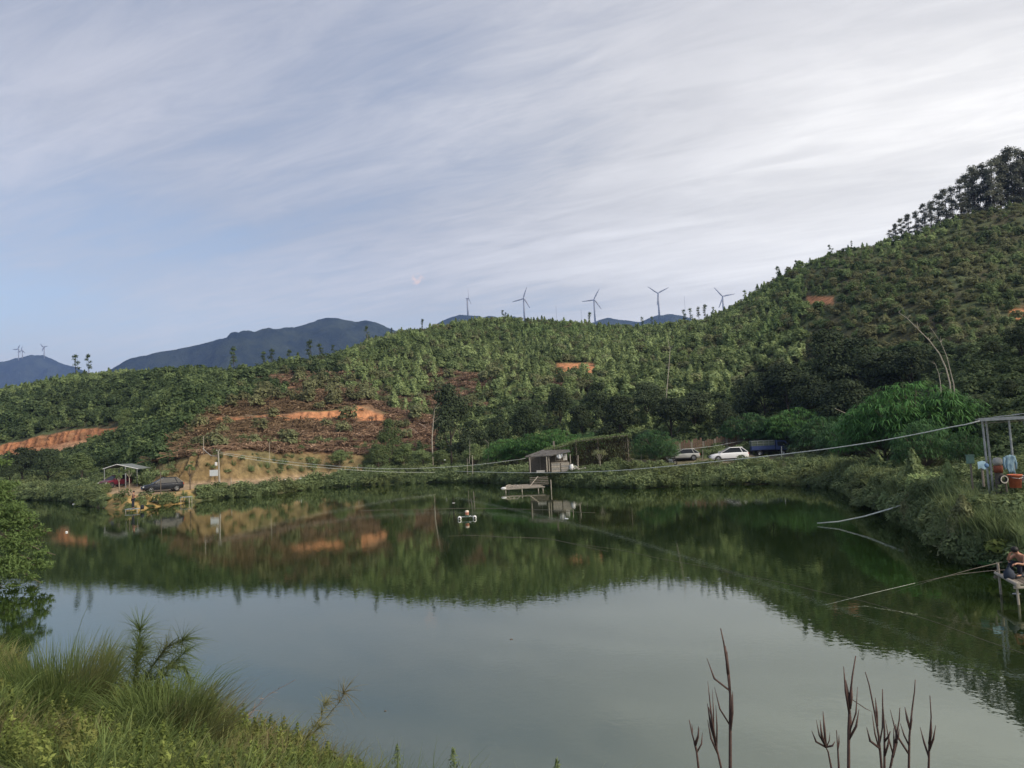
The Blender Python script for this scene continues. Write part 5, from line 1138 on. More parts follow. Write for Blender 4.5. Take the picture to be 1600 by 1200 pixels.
st_ = thing('stool', 'low pale stool under the bare-chested fisherman', 'stool', (ms[0]+.02, ms[1], zt-.03))
MB().box((0, 0, .15), (.32, .3, .04)).build('seat', mat('pale_pink_plastic', (.60, .42, .42), .5), st_, bevel=.01)
for sx_ in (-1, 1):
    for sy_ in (-1, 1): MB().box((sx_*.12, sy_*.11, .065), (.04, .04, .13)).build('leg', M_white, st_)
bk_ = W(1571, 897, 22.9); bag = MB().lathe((0, 0, 0), [(.02, 0), (.14, .01), (.15, .10), (.13, .22), (.07, .28), (.03, .34), (.05, .37)], 9).build('bag', mat('dark_blue_bag_cloth', (.03, .04, .06), .8), None, True); bag.location = (ms[0]-.72, ms[1]-.25, zt-.03); tag(bag, 'dark bag standing at the knees of the bare-chested fisherman', 'bag')
def rod(name, label, pts, r0_, r1_, m, cat='fishing rod', group=None):
    q = [np.array(p) for p in pts]; o0 = q[0]; o = MB().tube([p-o0 for p in q], [r0_+(r1_-r0_)*i/(len(q)-1) for i in range(len(q))], 6).build(name, m, None, True); o.location = V3(o0); return tag(o, label, cat, group)
rod('fishing_rod', 'upper of the two fishing rods held out over the water', [W(1566, 878, 22.9), W(1520, 889, 22.95), W(1465, 904, 23.1), W(1400, 924, 23.4)], .011, .003, M_wood)
rod('fishing_rod', 'lower fishing rod resting on the platform corner', [W(1576, 890, 22.6), W(1545, 892, 22.9), W(1500, 897, 23.0), W(1462, 904, 23.2), W(1430, 911, 23.2)], .010, .003, M_wood)
rod('fishing_line', 'hair-thin fishing line running from the lower rod into the water', [W(1430, 911, 23.2), W(1350, 930, 23.3), W(1290, 945, 22.7)], .004, .003, M_pipe, 'fishing line')
rod('bamboo_pole', 'long pale pole reaching from the right bank down to the water', [W(1277, 817.5, 41.6), W(1310, 815, 41), W(1350, 807, 40), W(1388, 796, 39.0), W(1412, 788, 38.5)], .028, .04, M_pipe, 'pole')
bx = W(1547, 845, 26.0); bz_ = float(H(bx[0], 26)[0]); fbx = thing('foam_box', 'pale foam box with lid lying in the bushes above the fisherman', 'box', (bx[0]+.05, 26, bz_+.42), .1); fbx.scale = (.85, .85, .8)
MB().box((0, 0, .10), (.26, .2, .16)).build('box', mat('dirty_foam', (.40, .45, .38), .8), fbx, bevel=.01); MB().box((0, 0, .19), (.30, .24, .04)).build('lid', bpy.data.materials['dirty_foam'], fbx, bevel=.01)

# pavilion on the right bank
PD = 32.; pb = W(1583, 741, PD); pz = float(H(pb[0], PD)[0]); pv_ = thing('open_pavilion', 'open shelter with pale sheet roof on thin poles at the right bank', 'shelter', (pb[0], PD, pz), -.5)
ztop = 2.38+2.85-pz
def pav(px, py, D, z=None):
    q = W(px, py, D); a, b = q[0]-pb[0], q[1]-PD; c_, s_ = math.cos(.5), math.sin(.5); return (a*c_-b*s_, a*s_+b*c_, (q[2]-pz) if z is None else z)
l0 = pav(1530, 658, 32.0); zr_ = l0[2]
for a, b in ((l0[0], 1.2),):
    pass
for k in range(7):
    x0 = l0[0]+k*.72; MB().box((x0+.36, 1.4, zr_+.10+.06*min(k, 2)+(k % 2)*.012), (.735, 3.4, .018), ry=-.05 if k < 2 else 0).build('roof_sheet', mat('pale_roof_sheet', (.50, .52, .55), .5) if k == 0 else bpy.data.materials['pale_roof_sheet'], pv_)
MB().box((l0[0]+2.5, -.32, zr_+.06), (5.0, .04, .13)).build('fascia', M_metal, pv_); MB().box((l0[0]+2.5, 3.0, zr_+.02), (5.0, .05, .10)).build('beam', M_metal, pv_)
for (px, py0, py1, D) in ((1535, 660, 722, 32.6), (1541, 660, 724, 33.4), (1576, 654, 742, 31.9), (1650, 650, 742, 32.2), (1600, 650, 735, 34.6)):
    a = pav(px, py0, D); MB().tube([(a[0], a[1], zr_+.06), (a[0]+.02, a[1], -.2)], .045, 8).build('pole', M_metal, pv_)
MB().tube([(l0[0]+.1, .6, zr_-.1), (l0[0]+4, .6, zr_-.02)], .02, 6).build('crossbar', M_wood2, pv_)
def gz(px, D): q = W(px, 730, D); return np.array((q[0], D, float(H(q[0], D)[0])))
g = gz(1517, 33.5); g2 = thing('utility_box', 'grey-green box on a short post left of the pavilion poles', 'box', g)
zb_ = W(1517, 718, 33.5)[2]-g[2]; MB().box((0, 0, zb_), (.26, .2, .34)).build('box', M_greenbox, g2, bevel=.01); MB().box((0, 0, zb_+.19), (.30, .24, .03)).build('lid', M_greenbox, g2); MB().tube([(0, 0, -.1), (0, 0, zb_-.15)], .04, 6).build('post', M_wood, g2)
def at(px, py, D): return W(px, py, D)
a = at(1559, 727, 32.4); tb = thing('tub', 'round pale tub standing on a rusty drum under the pavilion', 'tub', (a[0], 32.4, a[2]-.3)); MB().lathe((0, 0, .3), [(.02, 0), (.14, 0), (.19, .10), (.18, .24), (.12, .31), (.02, .33)], 16).build('tub', mat('pale_grey_plastic', (.45, .44, .40), .6), tb, True); MB().lathe((0, 0, 0), [(.02, .0), (.17, 0), (.18, .28), (.02, .3)], 14).build('drum', mat('rusty_red_metal', (.28, .08, .04), .7), tb, True)
MB().tube([(0, 0, .1), (0, 0, -.9)], .15, 10).build('stand', M_dkwood, tb)
a = at(1580, 738, 31.6); jk = thing('jacket', 'pale blue jacket hanging on the pavilion pole', 'jacket', (a[0], 31.7, a[2])); mb = MB()
v = []; f = []
for i in range(9):
    for k in range(7):
        u_ = k/6-.5; t_ = i/8; v.append((u_*(.42-.16*t_)+.02*math.sin(i), -.09+.05*math.sin(k*2.1+i*.6), .72-.72*t_-(abs(u_)*.12)))
for i in range(8):
    for k in range(6): f.append((i*7+k, i*7+k+1, (i+1)*7+k+1, (i+1)*7+k))
jo = mb.add(v, f).build('cloth', M_cyan, jk, True); so_ = jo.modifiers.new('thick', 'SOLIDIFY'); so_.thickness = .03
for q_ in (-1, 1): MB().tube([(q_*.2, -.06, .62), (q_*.25, -.08, .35), (q_*.22, -.1, .12)], [.05, .045, .035], 8).build('sleeve', M_cyan, jk, True)
a = at(1587, 762, 30.5); oz = max(a[2], float(H(a[0], 30.5)[0])); bu = thing('bucket', 'faded orange plastic bucket below the pavilion pole', 'bucket', (a[0], 30.5, oz)); MB().lathe((0, 0, 0), [(.02, 0), (.20, 0), (.25, .48), (.27, .48), (.27, .52), (.24, .52), (.19, .04), (.02, .03)], 18).build('bucket', M_orange, bu, True)
MB().tube([(-.25, 0, .48), (-.2, -.2, .40), (0, -.27, .37), (.2, -.2, .40), (.25, 0, .48)], .010, 5).build('handle', M_metal, bu)
a = at(1607, 757, 30.9); cb = MB().box((0, 0, .15), (.5, .4, .42)).build('concrete_block', mat('beige_concrete', (.45, .38, .33), .9), None, bevel=.02); cb.location = (a[0], 30.9, max(a[2], float(H(a[0], 30.9)[0]))); tag(cb, 'beige concrete block at the frame edge right of the orange bucket', 'block')
a = at(1568, 749, 30.3); ty = thing('tyre', 'old white-walled tyre propped on the bank left of the orange bucket', 'tyre', (a[0], 30.3, a[2])); MB().lathe((0, 0, 0), [(.10, -.05), (.17, -.06), (.19, 0), (.17, .06), (.10, .05), (.10, -.05)], 20, 'Y').build('tyre', M_black, ty, True); MB().lathe((0, -.065, 0), [(.115, 0), (.155, -.004)], 20, 'Y').build('white_ring', M_stone, ty)
MB().tube([(.1, .05, -.1), (.15, .1, -.5)], .04, 6).build('support', M_dkwood, ty)
a = at(1534, 726, 31.9); bc = thing('blue_cloth', 'crumpled blue cloth hung at the foot of the left pavilion poles', 'cloth', (a[0], 31.9, a[2])); MB().add([(-.17, 0, .12), (0, -.05, .16), (.16, 0, .12), (.19, -.05, -.12), (.05, -.1, -.20), (-.08, -.04, -.13), (-.2, -.06, -.18), (-.1, .08, .1), (.1, .08, .1)], [(0, 1, 5, 6), (1, 2, 3, 4), (1, 4, 5), (0, 7, 8, 2, 1)]).build('cloth', M_cyan, bc, True); MB().sphere((.16, -.05, -.04), .10, 10, 7, (1, .7, 1)).build('fold', mat('blue_cloth', (.12, .22, .38), .9), bc, True); MB().tube([(0, 0, 0), (0, 0, -.9)], .05, 6).build('post', M_wood, bc)

# hoses and wires
def span(name, label, pix, D0, D1, r, m, group=None, cat='hose'):
    x0, x1 = pix[0][0], pix[-1][0]; xs = np.linspace(x0, x1, 40); P_ = np.array(pix, float); o_ = np.argsort(P_[:, 0]); ysx = np.interp(xs, P_[o_, 0], P_[o_, 1]); ysx = np.convolve(np.pad(ysx, 2, 'edge'), np.ones(5)/5, 'valid'); ysx[0] = pix[0][1]; ysx[-1] = pix[-1][1]
    pts_ = [W(x, y, 1/((1/D0)+(1/D1-1/D0)*(x-x0)/(x1-x0))) for x, y in zip(xs, ysx)]
    return rod(name, label, pts_, r, r, m, cat, group)
span('white_hose', 'long white hose sagging across the pond from the pavilion roof', [(1530, 658), (1460, 673), (1400, 685), (1320, 698), (1240, 708), (1160, 717), (1090, 724), (1000, 733), (940, 737), (880, 738.5), (800, 739), (710, 736)], 31.9, 103, .024, M_pipe)
span('overhead_cable', 'upper of the two cables from the signpost to the shed', [(341, 706), (400, 715), (470, 724), (560, 731), (620, 733), (700, 730), (760, 725), (822, 716)], 101, 88, .020, M_pipe, 'cables strung over the far bank', 'cable')
span('overhead_cable', 'lower cable from the signpost dipping along the far bank', [(341, 708), (400, 719), (470, 728), (560, 735), (620, 738), (680, 738)], 101, 108, .018, M_pipe, 'cables strung over the far bank', 'cable')
span('overhead_cable', 'short cable from the signpost up to the cliff-top post', [(340, 713), (330, 712), (322, 706), (317, 700)], 101, 107, .03, M_pipe, 'cables strung over the far bank', 'cable')
span('overhead_cable', 'cable rising above the grey car towards the fence', [(1020, 701), (1060, 703), (1110, 698), (1165, 688)], 100, 102, .03, M_metal, None, 'cable')
def wat(px, py):
    d = FW + (px-800)/F*RT + (600-py)/F*UP; k = -CAMZ/d[2]; return np.array((d[0]*k, d[1]*k, 0.))
def floatline(label, pix, r=.012, m=M_pipe):
    P_ = np.array(pix, float); xs = np.linspace(P_[0, 0], P_[-1, 0], 60); ysx = np.interp(xs, P_[:, 0], P_[:, 1]); w_ = [wat(x, y+.5*math.sin(x*.05)) for x, y in zip(xs, ysx)]
    for p_ in w_: p_[2] = .006
    rod('floating_rope', label, w_, r, r, m, 'rope', 'ropes floating on the pond')
floatline('thin rope floating across the pond behind the aerator', [(560, 798), (620, 797), (700, 795), (780, 794), (850, 797), (930, 801)], .009, M_wood)
floatline('long thin rope floating from mid pond to the right bank', [(722, 836), (850, 842), (960, 858), (1080, 882), (1195, 905), (1330, 935), (1440, 965), (1600, 1022)], .0035, M_wood)
floatline('faint rope floating in front of the aerator', [(700, 838), (760, 837), (860, 842), (950, 862)], .004, M_wood)

# ------------------------------------------------------------------ pond aerator
a = wat(730, 811); ae = thing('aerator', 'floating aerator with orange motor between two white floats', 'aerator', (a[0], a[1], 0), .05); ae.scale = (.85, .85, .85)
for s_ in (-1, 1):
    MB().lathe((s_*.62, 0, .10), [(.09, -.32), (.15, -.30), (.155, 0), (.15, .30), (.09, .32)], 16, 'Y').build('float', M_white, ae, True)
    MB().lathe((s_*.62, -.335, .10), [(.005, 0), (.075, 0)], 14, 'Y').build('float_cap', M_black, ae)
MB().box((0, 0, .22), (1.3, .10, .04)).build('frame', M_metal, ae); MB().box((0, -.2, .20), (1.1, .05, .03)).build('frame', M_metal, ae)
MB().box((0, 0, .27), (.34, .34, .08)).build('mount', mat('dark_green_paint', (.02, .12, .08), .5), ae, bevel=.01)
MB().lathe((0, 0, .30), [(.12, 0), (.155, .03), (.155, .22), (.17, .23), (.17, .26), (.13, .27)], 18).build('motor', mat('orange_pink_motor', (.62, .26, .18), .5), ae, True)
MB().lathe((0, 0, .56), [(.16, 0), (.165, .08), (.12, .14), (.01, .16)], 18).build('motor_cap', mat('pale_cream_cap', (.72, .62, .52), .5), ae, True)
MB().tube([(.1, -.1, .3), (.22, -.15, .22), (.3, -.2, .30)], .03, 6).build('bracket', M_white, ae)

# ------------------------------------------------------------------ lakeside shed
SD = 87.; k_ = SD/F; c0 = W(858, 738, SD); sz0 = c0[2]
sh = thing('lakeside_shed', 'open-fronted wooden shed with sloping grey roof on the far bank', 'shed', (c0[0], SD, sz0))
def S(px, py, dy=0): return ((px-858)*k_, dy, (738-py)*k_)
MB().add([S(822, 713, -.5), S(862, 713, -.6), S(893, 706, 2.6), S(852, 704.5, 2.6), tuple(np.array(S(822, 713, -.5))+(0, 0, .09)), tuple(np.array(S(862, 713, -.6))+(0, 0, .09)), tuple(np.array(S(893, 706, 2.6))+(0, 0, .09)), tuple(np.array(S(852, 704.5, 2.6))+(0, 0, .09))],
    [(0, 1, 2, 3), (7, 6, 5, 4), (0, 4, 5, 1), (1, 5, 6, 2), (2, 6, 7, 3), (3, 7, 4, 0)]).build('roof', M_roof, sh)
for i in range(7):
    t_ = i/6; a = np.array(S(822, 713, -.5))*(1-t_)+np.array(S(862, 713, -.6))*t_; b = np.array(S(852, 704.5, 2.6))*(1-t_)+np.array(S(893, 706, 2.6))*t_
    MB().tube([a+(0, 0, .11), b+(0, 0, .11)], .035, 4).build('roof_batten', M_roof, sh)
MB().add([S(860, 712.5, -.1), S(893, 707.5, -.1), S(893, 704.5, 2.4), S(862, 706, 2.4)], [(0, 1, 2, 3)]).build('roof_flap', M_roof, sh).modifiers.new('thick', 'SOLIDIFY').thickness = .06
for px, dy, w_ in ((829, -.4, .09), (855, -.45, .12), (858.5, -.4, .08), (892, -.1, .08), (846, 2.4, .09), (889, 2.4, .09)):
    MB().box(((px-858)*k_, dy, 1.0), (w_, w_, 2.05 if dy > 1 else 1.85)).build('post', M_wood2 if dy < 0 else M_wood, sh)
for i in range(4):
    for (xa, xb) in ((862, 875.5), (877, 890)):
        MB().box((((xa+xb)/2-858)*k_, -.15, .12+i*.245), ((xb-xa)*k_, .05, .22), ry=.01*(i % 3-1)).build('board', M_wood2 if (i+xa) % 2 < 1 else mat('pale_board', (.30, .285, .26), .8) if 'pale_board' not in bpy.data.materials else bpy.data.materials['pale_board'], sh)
MB().box(((876-858)*k_, .2, 1.02), (2.05, .8, .05)).build('counter', M_wood2, sh)
for px in (873, 881.5): 
    fr_ = MB()
    for dx in (-.24, .24): fr_.box(((px-858)*k_+dx, .9, 1.5), (.05, .05, .6))
    for dz_ in (1.2, 1.52, 1.8): fr_.box(((px-858)*k_, .9, dz_), (.53, .05, .05))
    fr_.build('window_frame', M_wood2, sh)
MB().box(((885-858)*k_, 1.2, 1.6), (.42, .05, .7)).build('panel', M_white, sh)
MB().box(((858-858)*k_, 2.55, .9), (4.4, .05, 1.8)).build('back_wall', M_dkwood, sh)
cl_ = MB(); v = []; f = []
for i in range(6):
    for k in range(8): v.append(((871+k*1.3-858)*k_, .0+.08*math.sin(k*1.5), (738-710.5+i*.0)*k_-i*.07-.10*math.sin(k/7*PI)*(i/5)*2)) 
for i in range(5):
    for k in range(7): f.append((i*8+k, i*8+k+1, (i+1)*8+k+1, (i+1)*8+k))
ob = cl_.add(v, f).build('white_tarp', M_white, None, True); ob.location = (c0[0], SD, sz0); ob.modifiers.new('thick', 'SOLIDIFY').thickness = .02; tag(ob, 'white sagging tarp hung under the shed roof edge', 'tarp')
ct = MB().box((0, 0, .13), (.95, .5, .26)).build('crate', mat('pale_crate', (.42, .41, .38), .8), None, bevel=.02); ct.location = (c0[0]-13*k_, SD-.1, sz0+.01); tag(ct, 'long pale crate on the floor inside the open end of the shed', 'crate')
br_ = thing('barrel', 'small white barrel standing right of the shed counter', 'barrel', (c0[0]+35*k_, SD-.2, sz0)); MB().lathe((0, 0, 0), [(.02, 0), (.2, .01), (.25, .3), (.25, .5), (.18, .75), (.06, .8), (.02, .84)], 14).build('barrel', M_white, br_, True); MB().lathe((0, 0, .8), [(.08, 0), (.09, .08), (.01, .09)], 10).build('lid', M_black, br_)
# pergola hung with dead vines beside the shed
pg = thing('vine_pergola', 'long pergola roof trailing dry brown vines beside the shed', 'pergola', (c0[0], SD, sz0))
be = [(854, 704, 2.9), (875, 700, 2.8), (897, 695, 2.7), (912, 691, 2.6), (940, 689, 2.6), (965, 687, 2.6), (989, 686, 2.6)]
MB().tube([S(a, b+1, c) for a, b, c in be], .06, 6).build('beam', M_wood, pg); MB().tube([S(a, b+1, c+2.2) for a, b, c in be], .06, 6).build('beam', M_wood, pg)
for px in (905, 940, 988, 870): 
    for dy in (2.6, 4.8): MB().tube([S(px, 740, dy), S(px, 690, dy)], .05, 6).build('post', M_wood, pg)
vr = np.random.default_rng(8); n = 7000; t_ = vr.uniform(0, 1, n); bx_ = np.array([S(a, b, c) for a, b, c in be]); xs_ = bx_[:, 0]; vx = vr.uniform(xs_[2], xs_[-1]+.15, n); vt = np.interp(vx, xs_, bx_[:, 2]); vy = 2.45+vr.uniform(-.35, 2.3, n); dep = vr.beta(1, .95, n)*3.4; vx = vx+vr.normal(size=n)*.25
v_, f_ = leaf_quads(vr, np.stack([vx, vy, vt-dep], 1), vr.normal(size=(n, 3))*np.array((1, 1, .3)), .34, .06, up=2.5)
link('hanging_vines', npmesh('hanging_vines', v_, f_, {'lv': ('FACE', 'FLOAT', vr.uniform(0, .5, n))}, [leafmat('dry_vine', (.045, .042, .025), (.13, .12, .065))]), pg)
n = 6000; vx = vr.uniform(xs_[0], xs_[-1]+.5, n); vt = np.interp(vx, xs_, bx_[:, 2]); v_, f_ = leaf_quads(vr, np.stack([vx, 2.6+vr.uniform(-.2, 2.3, n), vt+vr.normal(size=n)*.14-.05], 1), vr.normal(size=(n, 3))+np.array((0, 0, 1.)), .16, .1)
link('leafy_top', npmesh('leafy_top', v_, f_, {'lv': ('FACE', 'FLOAT', vr.uniform(0, 1, n))}, [ML['mid']]), pg)
# deck and stair in front of the shed
dp = W(833, 757, 81.5); dk_ = thing('wooden_deck', 'low plank deck on posts reaching into the pond before the shed', 'deck', (dp[0], 81.5, -.15)); kk_ = 81.5/F
for i in range(9):
    MB().box((-1.1+i*.0, -.9+i*.34, .58+i*.02), (4.6-i*.18, .30, .05), rz=.02*(i % 3-1)).build('plank', M_wood if i % 2 else M_wood2, dk_)
for x, y_ in ((-2.9, -.9), (-1.2, -.95), (.5, -.95), (1.0, -.8), (-2.6, 1.0), (1.0, 1.2)): MB().tube([(x, y_, .80 if x in (-2.9, -1.2) else .55), (x, y_, -1.3)], .05, 6).build('leg', M_wood2, dk_)
MB().tube([(-3.3, -1.0, .50), (1.2, -.95, .52)], .05, 6).build('beam', M_wood2, dk_)
for i in range(5): MB().box((.7, 1.0+i*.5, .75+i*.16), (2.0, .3, .05)).build('step', M_wood, dk_)
MB().tube([(-.4, 0, .6), (.6, 2.0, 1.55)], .035, 6).build('handrail', M_wood2, dk_); MB().tube([(1.9, .5, -.2), (1.9, .5, 1.2)], .05, 6).build('post', M_wood2, dk_)
for i, (x, y_, rx) in enumerate(((-2.4, -.5, .2), (-2.0, -.2, 1.2), (-1.7, -.5, 2.2), (-2.7, -.2, .7))):
    o = MB().tube([(-.4, 0, 0), (0, .05, .12), (.45, 0, .05)], [.04, .05, .03], 5).build('driftwood', M_wood2, None); o.location = (dp[0]+x, 81.5+y_, .51+i*.03); o.rotation_euler = (0, -.3, rx); tag(o, 'pale bent branch in the pile on the deck end', 'branch', 'branches piled on the deck end')
fl = MB().sphere((0, 0, 0), .2, 10, 7, (1.5, 1, .7)).build('white_float', M_white, None, True); fl.location = (dp[0]-3.1, 80.6, .46); tag(fl, 'white float lying at the left tip of the deck', 'float')
# posts and small trees on the far bank
def post(px, py0, py1, D, label, r=.05, m=M_wood2):
    a = W(px, py0, D); b = W(px, py1, D); g_z = float(H(b[0], D)[0]); o = MB().tube([(0, 0, 0), (a[0]-b[0], 0, a[2]-min(b[2], g_z))], [r, r*.85], 7).build('post', m); o.location = (b[0], D, min(b[2], g_z)-.03)
    o.name = 'fence_post'; tag(o, label, 'post', None); return o
post(738, 711, 735, 105, 'pale post standing alone on the bank left of the shed')
post(730, 716, 736, 106, 'slightly shorter stick left of the pale lone post', .03)
post(903, 711, 738, 85.5, 'pale post right of the shed in front of the motorbike')
post(925, 727, 737, 86, 'short stake in front of the pergola vines', .04); post(981, 723, 736, 85, 'short stake below the right end of the pergola', .045)
post(1221, 697, 727, 88, 'thin metal post in front of the blue truck cab', .05, M_metal); post(1170, 713, 728, 90, 'dark thin post between white SUV and blue truck', .035, M_dkwood)
post(1002, 710, 724, 97, 'pale stake left of the grey car', .05); post(251, 738, 765, 91, 'dark post standing in front of the black SUV', .06, M_dkwood)
post(318, 681, 712, 108, 'thin post on the rim of the tan cliff', .05); post(421, 690, 715, 112, 'bare thin stake on the cliff rim', .04); post(361, 746, 758, 100, 'short pale stake right of the signpost', .05)
post(559, 727, 745, 114, 'pale stake at the right end of the tan cliff', .04); post(1098, 702, 720, 99, 'thin stake in front of the fence by the grey car', .035); post(97, 757, 766, 112, 'small pale stake left of the man in white', .05)
post(1387, 712, 735, 62, 'dark stake leaning under the biggest feathery tree', .05, M_dkwood); post(1441, 700, 728, 56, 'dark post under the low feathery tree', .05, M_dkwood)
def sapling(px, top, base, D, label, cw=.8, m='mid', bark=M_pbark):
    b = W(px, base, D); a = W(px, top, D); z = min(float(H(b[0], D)[0]), b[2]+.3); h = a[2]-z; o = thing('young_tree', label, 'tree', (b[0], D, z)); h1 = h*.62
    mb = MB().tube([(0, 0, -.1), (.02, 0, h1*.6), (0, 0, h*.8)], [.07, .05, .02], 7)
    lob = []
    for i in range(6):
        a_ = i*1.05; r = cw*.38; lob.append(((r*math.cos(a_), r*math.sin(a_), h1+(h-h1)*(.3+.5*((i*7) % 3)/3)), (cw*.26,)*2+(.22,))); mb.tube([(0, 0, h1*.75), lob[-1][0]], [.035, .012], 4)
    mb.build('trunk', bark, o, True); link('crown', crown_mesh('crown', vr, 520, lob, .17, .09, ML[m]), o)
sapling(297, 722, 762, 96, 'little round-topped tree on a thin trunk right of the black SUV', 1.1, 'mid', M_bark)
sapling(938, 700, 734, 86.5, 'small pale-trunked tree growing in front of the pergola', 1.5, 'olive')
sapling(202, 728, 760, 103, 'small leafy tree beside the right carport post', 1.3, 'mid'); sapling(186, 738, 762, 100, 'tiny leafy tree in front of the maroon car', .7, 'mid')
# rubble stones and litter
sr = random.Random(4)
def pebble(name, label, cat, group, px, py, D, s, m, onw=False):
    q = W(px, py, D) if not onw else wat(px, py); z = float(H(q[0], q[1])[0]) if not onw else 0
    me = MB().sphere((0, 0, 0), .5, 8, 6); v = [(x*(1+sr.uniform(-.15, .15)), y*(1+sr.uniform(-.15, .15)), zz*(1+sr.uniform(-.15, .15))) for x, y, zz in me.v]; me.v = v
    o = me.build(name, m); o.location = (q[0], q[1], max(z, q[2] if not onw else 0)+s[2]*.2); o.scale = s; o.rotation_euler = (0, 0, sr.uniform(0, 6)); tag(o, label, cat, group)
for i in range(17):
    px = 893+i*4.2; pebble('stone', 'pale rubble stone in the row lining the bank in front of the pergola', 'stone', 'stones lining the bank by the pergola', px, 734-(i % 3), 86, (sr.uniform(.22, .36), .25, sr.uniform(.18, .28)), M_stone)
for px, py, D in ((373, 753, 103), (445, 750, 109), (453, 750, 109), (462, 749, 109), (469, 748, 109), (498, 744, 114), (494, 745, 114), (556, 741, 116), (638, 733, 118), (651, 731, 120), (657, 732, 119), (662, 731, 119), (678, 730, 118), (765, 719, 116), (772, 719, 116), (786, 740, 100), (695, 719, 118)):
    pebble('litter', 'scrap of pale litter lying on the far bank path', 'litter', 'pale litter on the far bank', px, py, D, (sr.uniform(.25, .5), .2, .15), M_white)
for px, py in ((1137, 750), (1148, 744)):
    pebble('litter', {1137: 'flat bluish-white foam slab on the bank below the white SUV', 1148: 'small white ball on the bank below the white SUV'}[px], 'litter', None, px, py, 80.5, (.9 if px == 1137 else .2, .4 if px == 1137 else .2, .12 if px == 1137 else .2), M_white)
for px, py, lb, s in ((885, 810.5, 'white foam scrap floating right of the shed reflection', (.5, .2, .06)), (709, 786, 'small pale scrap floating beyond the aerator', (.3, .15, .04)), (104, 832, 'white float drifting near the left bank tree', (.22, .2, .14)), (799, 999, 'dark leaf clump floating in mid pond', (.12, .09, .02)), (602, 1111, 'tiny dark leaf floating near the bottom of the pond', (.05, .05, .02)), (1016, 760.5, 'pale scrap floating by the bank under the grey car', (.4, .15, .05)), (115, 788, 'white scrap at the waterline below the man in white', (.4, .2, .12)), (1588, 928, 'pale scrap floating under the fishing platform', (.22, .1, .04))):
    pebble('floating_scrap', lb, 'litter', None, px, py, 0, s, M_white if 'dark' not in lb else M_dkwood, True)
for px, py in ((985, 737), (990, 735), (993, 741), (988, 742), (996, 738)): pebble('white_blossom', 'white blossom on the bank bush below the pergola end', 'flower', 'white blossoms on the far bank', px, py, 82, (.22, .2, .2), M_white)

# board fence behind the cars
fz = thing('board_fence', 'rough brown board fence behind the white SUV', 'fence', gz(1120, 103)); o0 = gz(1120, 103)
fr2 = random.Random(9)
for i in range(44):
    px = 1046+i*3.7; q = gz(px, 103); hgt = (fr2.uniform(1.5, 2.1)); MB().box((q[0]-o0[0], fr2.uniform(-.04, .04), q[2]-o0[2]+hgt/2-.1), (.26, .03, hgt), ry=fr2.uniform(-.03, .03)).build('board', M_wood if i % 5 == 0 else mat('brown_board', (.15, .10, .07), .9) if 'brown_board' not in bpy.data.materials else bpy.data.materials['brown_board'], fz)
for zz_r in (.6, 1.4): a = gz(1046, 103)-o0; b = gz(1208, 103)-o0; MB().tube([a+(0, .06, zz_r), b+(0, .06, zz_r)], .03, 5).build('rail', M_dkwood, fz)

# ------------------------------------------------------------------ left shore
g = gz(185, 105); cp = thing('carport', 'small gabled carport with white roof edge over the maroon car', 'carport', g); kc = 105/F
def Cq(px, py, dy=0): return ((px-185)*kc, dy, W(px, py, 105)[2]-g[2])
rp = [Cq(161, 733), Cq(183, 726), Cq(216, 733)]
for (a, b) in ((0, 1), (1, 2)):
    A_, B2 = np.array(rp[a]), np.array(rp[b])
    MB().add([A_, B2, B2+(0, 4, 0), A_+(0, 4, 0), A_+(0, 0, .05), B2+(0, 0, .05), B2+(0, 4, .05), A_+(0, 4, .05)], [(3, 2, 1, 0), (4, 5, 6, 7), (0, 1, 5, 4), (2, 3, 7, 6), (1, 2, 6, 5), (3, 0, 4, 7)]).build('roof', mat('translucent_grey_sheet', (.17, .19, .17), .5), cp)
    MB().tube([A_+(0, -.04, .03), B2+(0, -.04, .03)], .05, 6).build('roof_edge', M_white, cp)
for px, dy, m_, r_ in ((163, 0, M_metal, .05), (196, 0, M_metal, .08), (214, 0, M_metal, .04), (163, 3.9, M_metal, .05), (212, 3.9, M_metal, .05)): MB().tube([((px-185)*kc, dy, -.5), ((px-185)*kc, dy, np.interp((px-185)*kc, [r[0] for r in rp], [r[2] for r in rp]))], r_, 7).build('post', m_, cp)
g = gz(342.5, 101); sg = thing('signpost', 'tall utility pole with a white sign board at the foot of the tan cliff', 'pole', g); ks2 = 101/F
def Sg(px, py): return W(px, py, 101)-g
MB().tube([(0, 0, -.1), Sg(341, 704)], [.12, .09], 8).build('pole', mat('concrete_pole', (.36, .34, .30), .9), sg); MB().box(Sg(341, 705.5), (.5, .08, .08)).build('crossarm', M_dkwood, sg)
for dx in (-.2, .2): MB().lathe(Sg(341, 704.5)+(dx, 0, .05), [(.03, 0), (.05, .03), (.03, .1), (.01, .12)], 8).build('insulator', M_white, sg)
MB().box(Sg(334.5, 739)+(0, -.1, 0), (1.08, .05, .80)).build('sign_board', mat('pale_grey_board', (.56, .60, .62), .5, c2=(.50, .54, .56)), sg, bevel=.01)
MB().box(Sg(337.8, 725)+(0, -.05, 0), (.30, .2, .5)).build('lamp', M_white, sg, bevel=.06); MB().box(Sg(338.2, 712)+(0, -.03, 0), (.28, .15, .22)).build('bracket', M_dkwood, sg, bevel=.02)
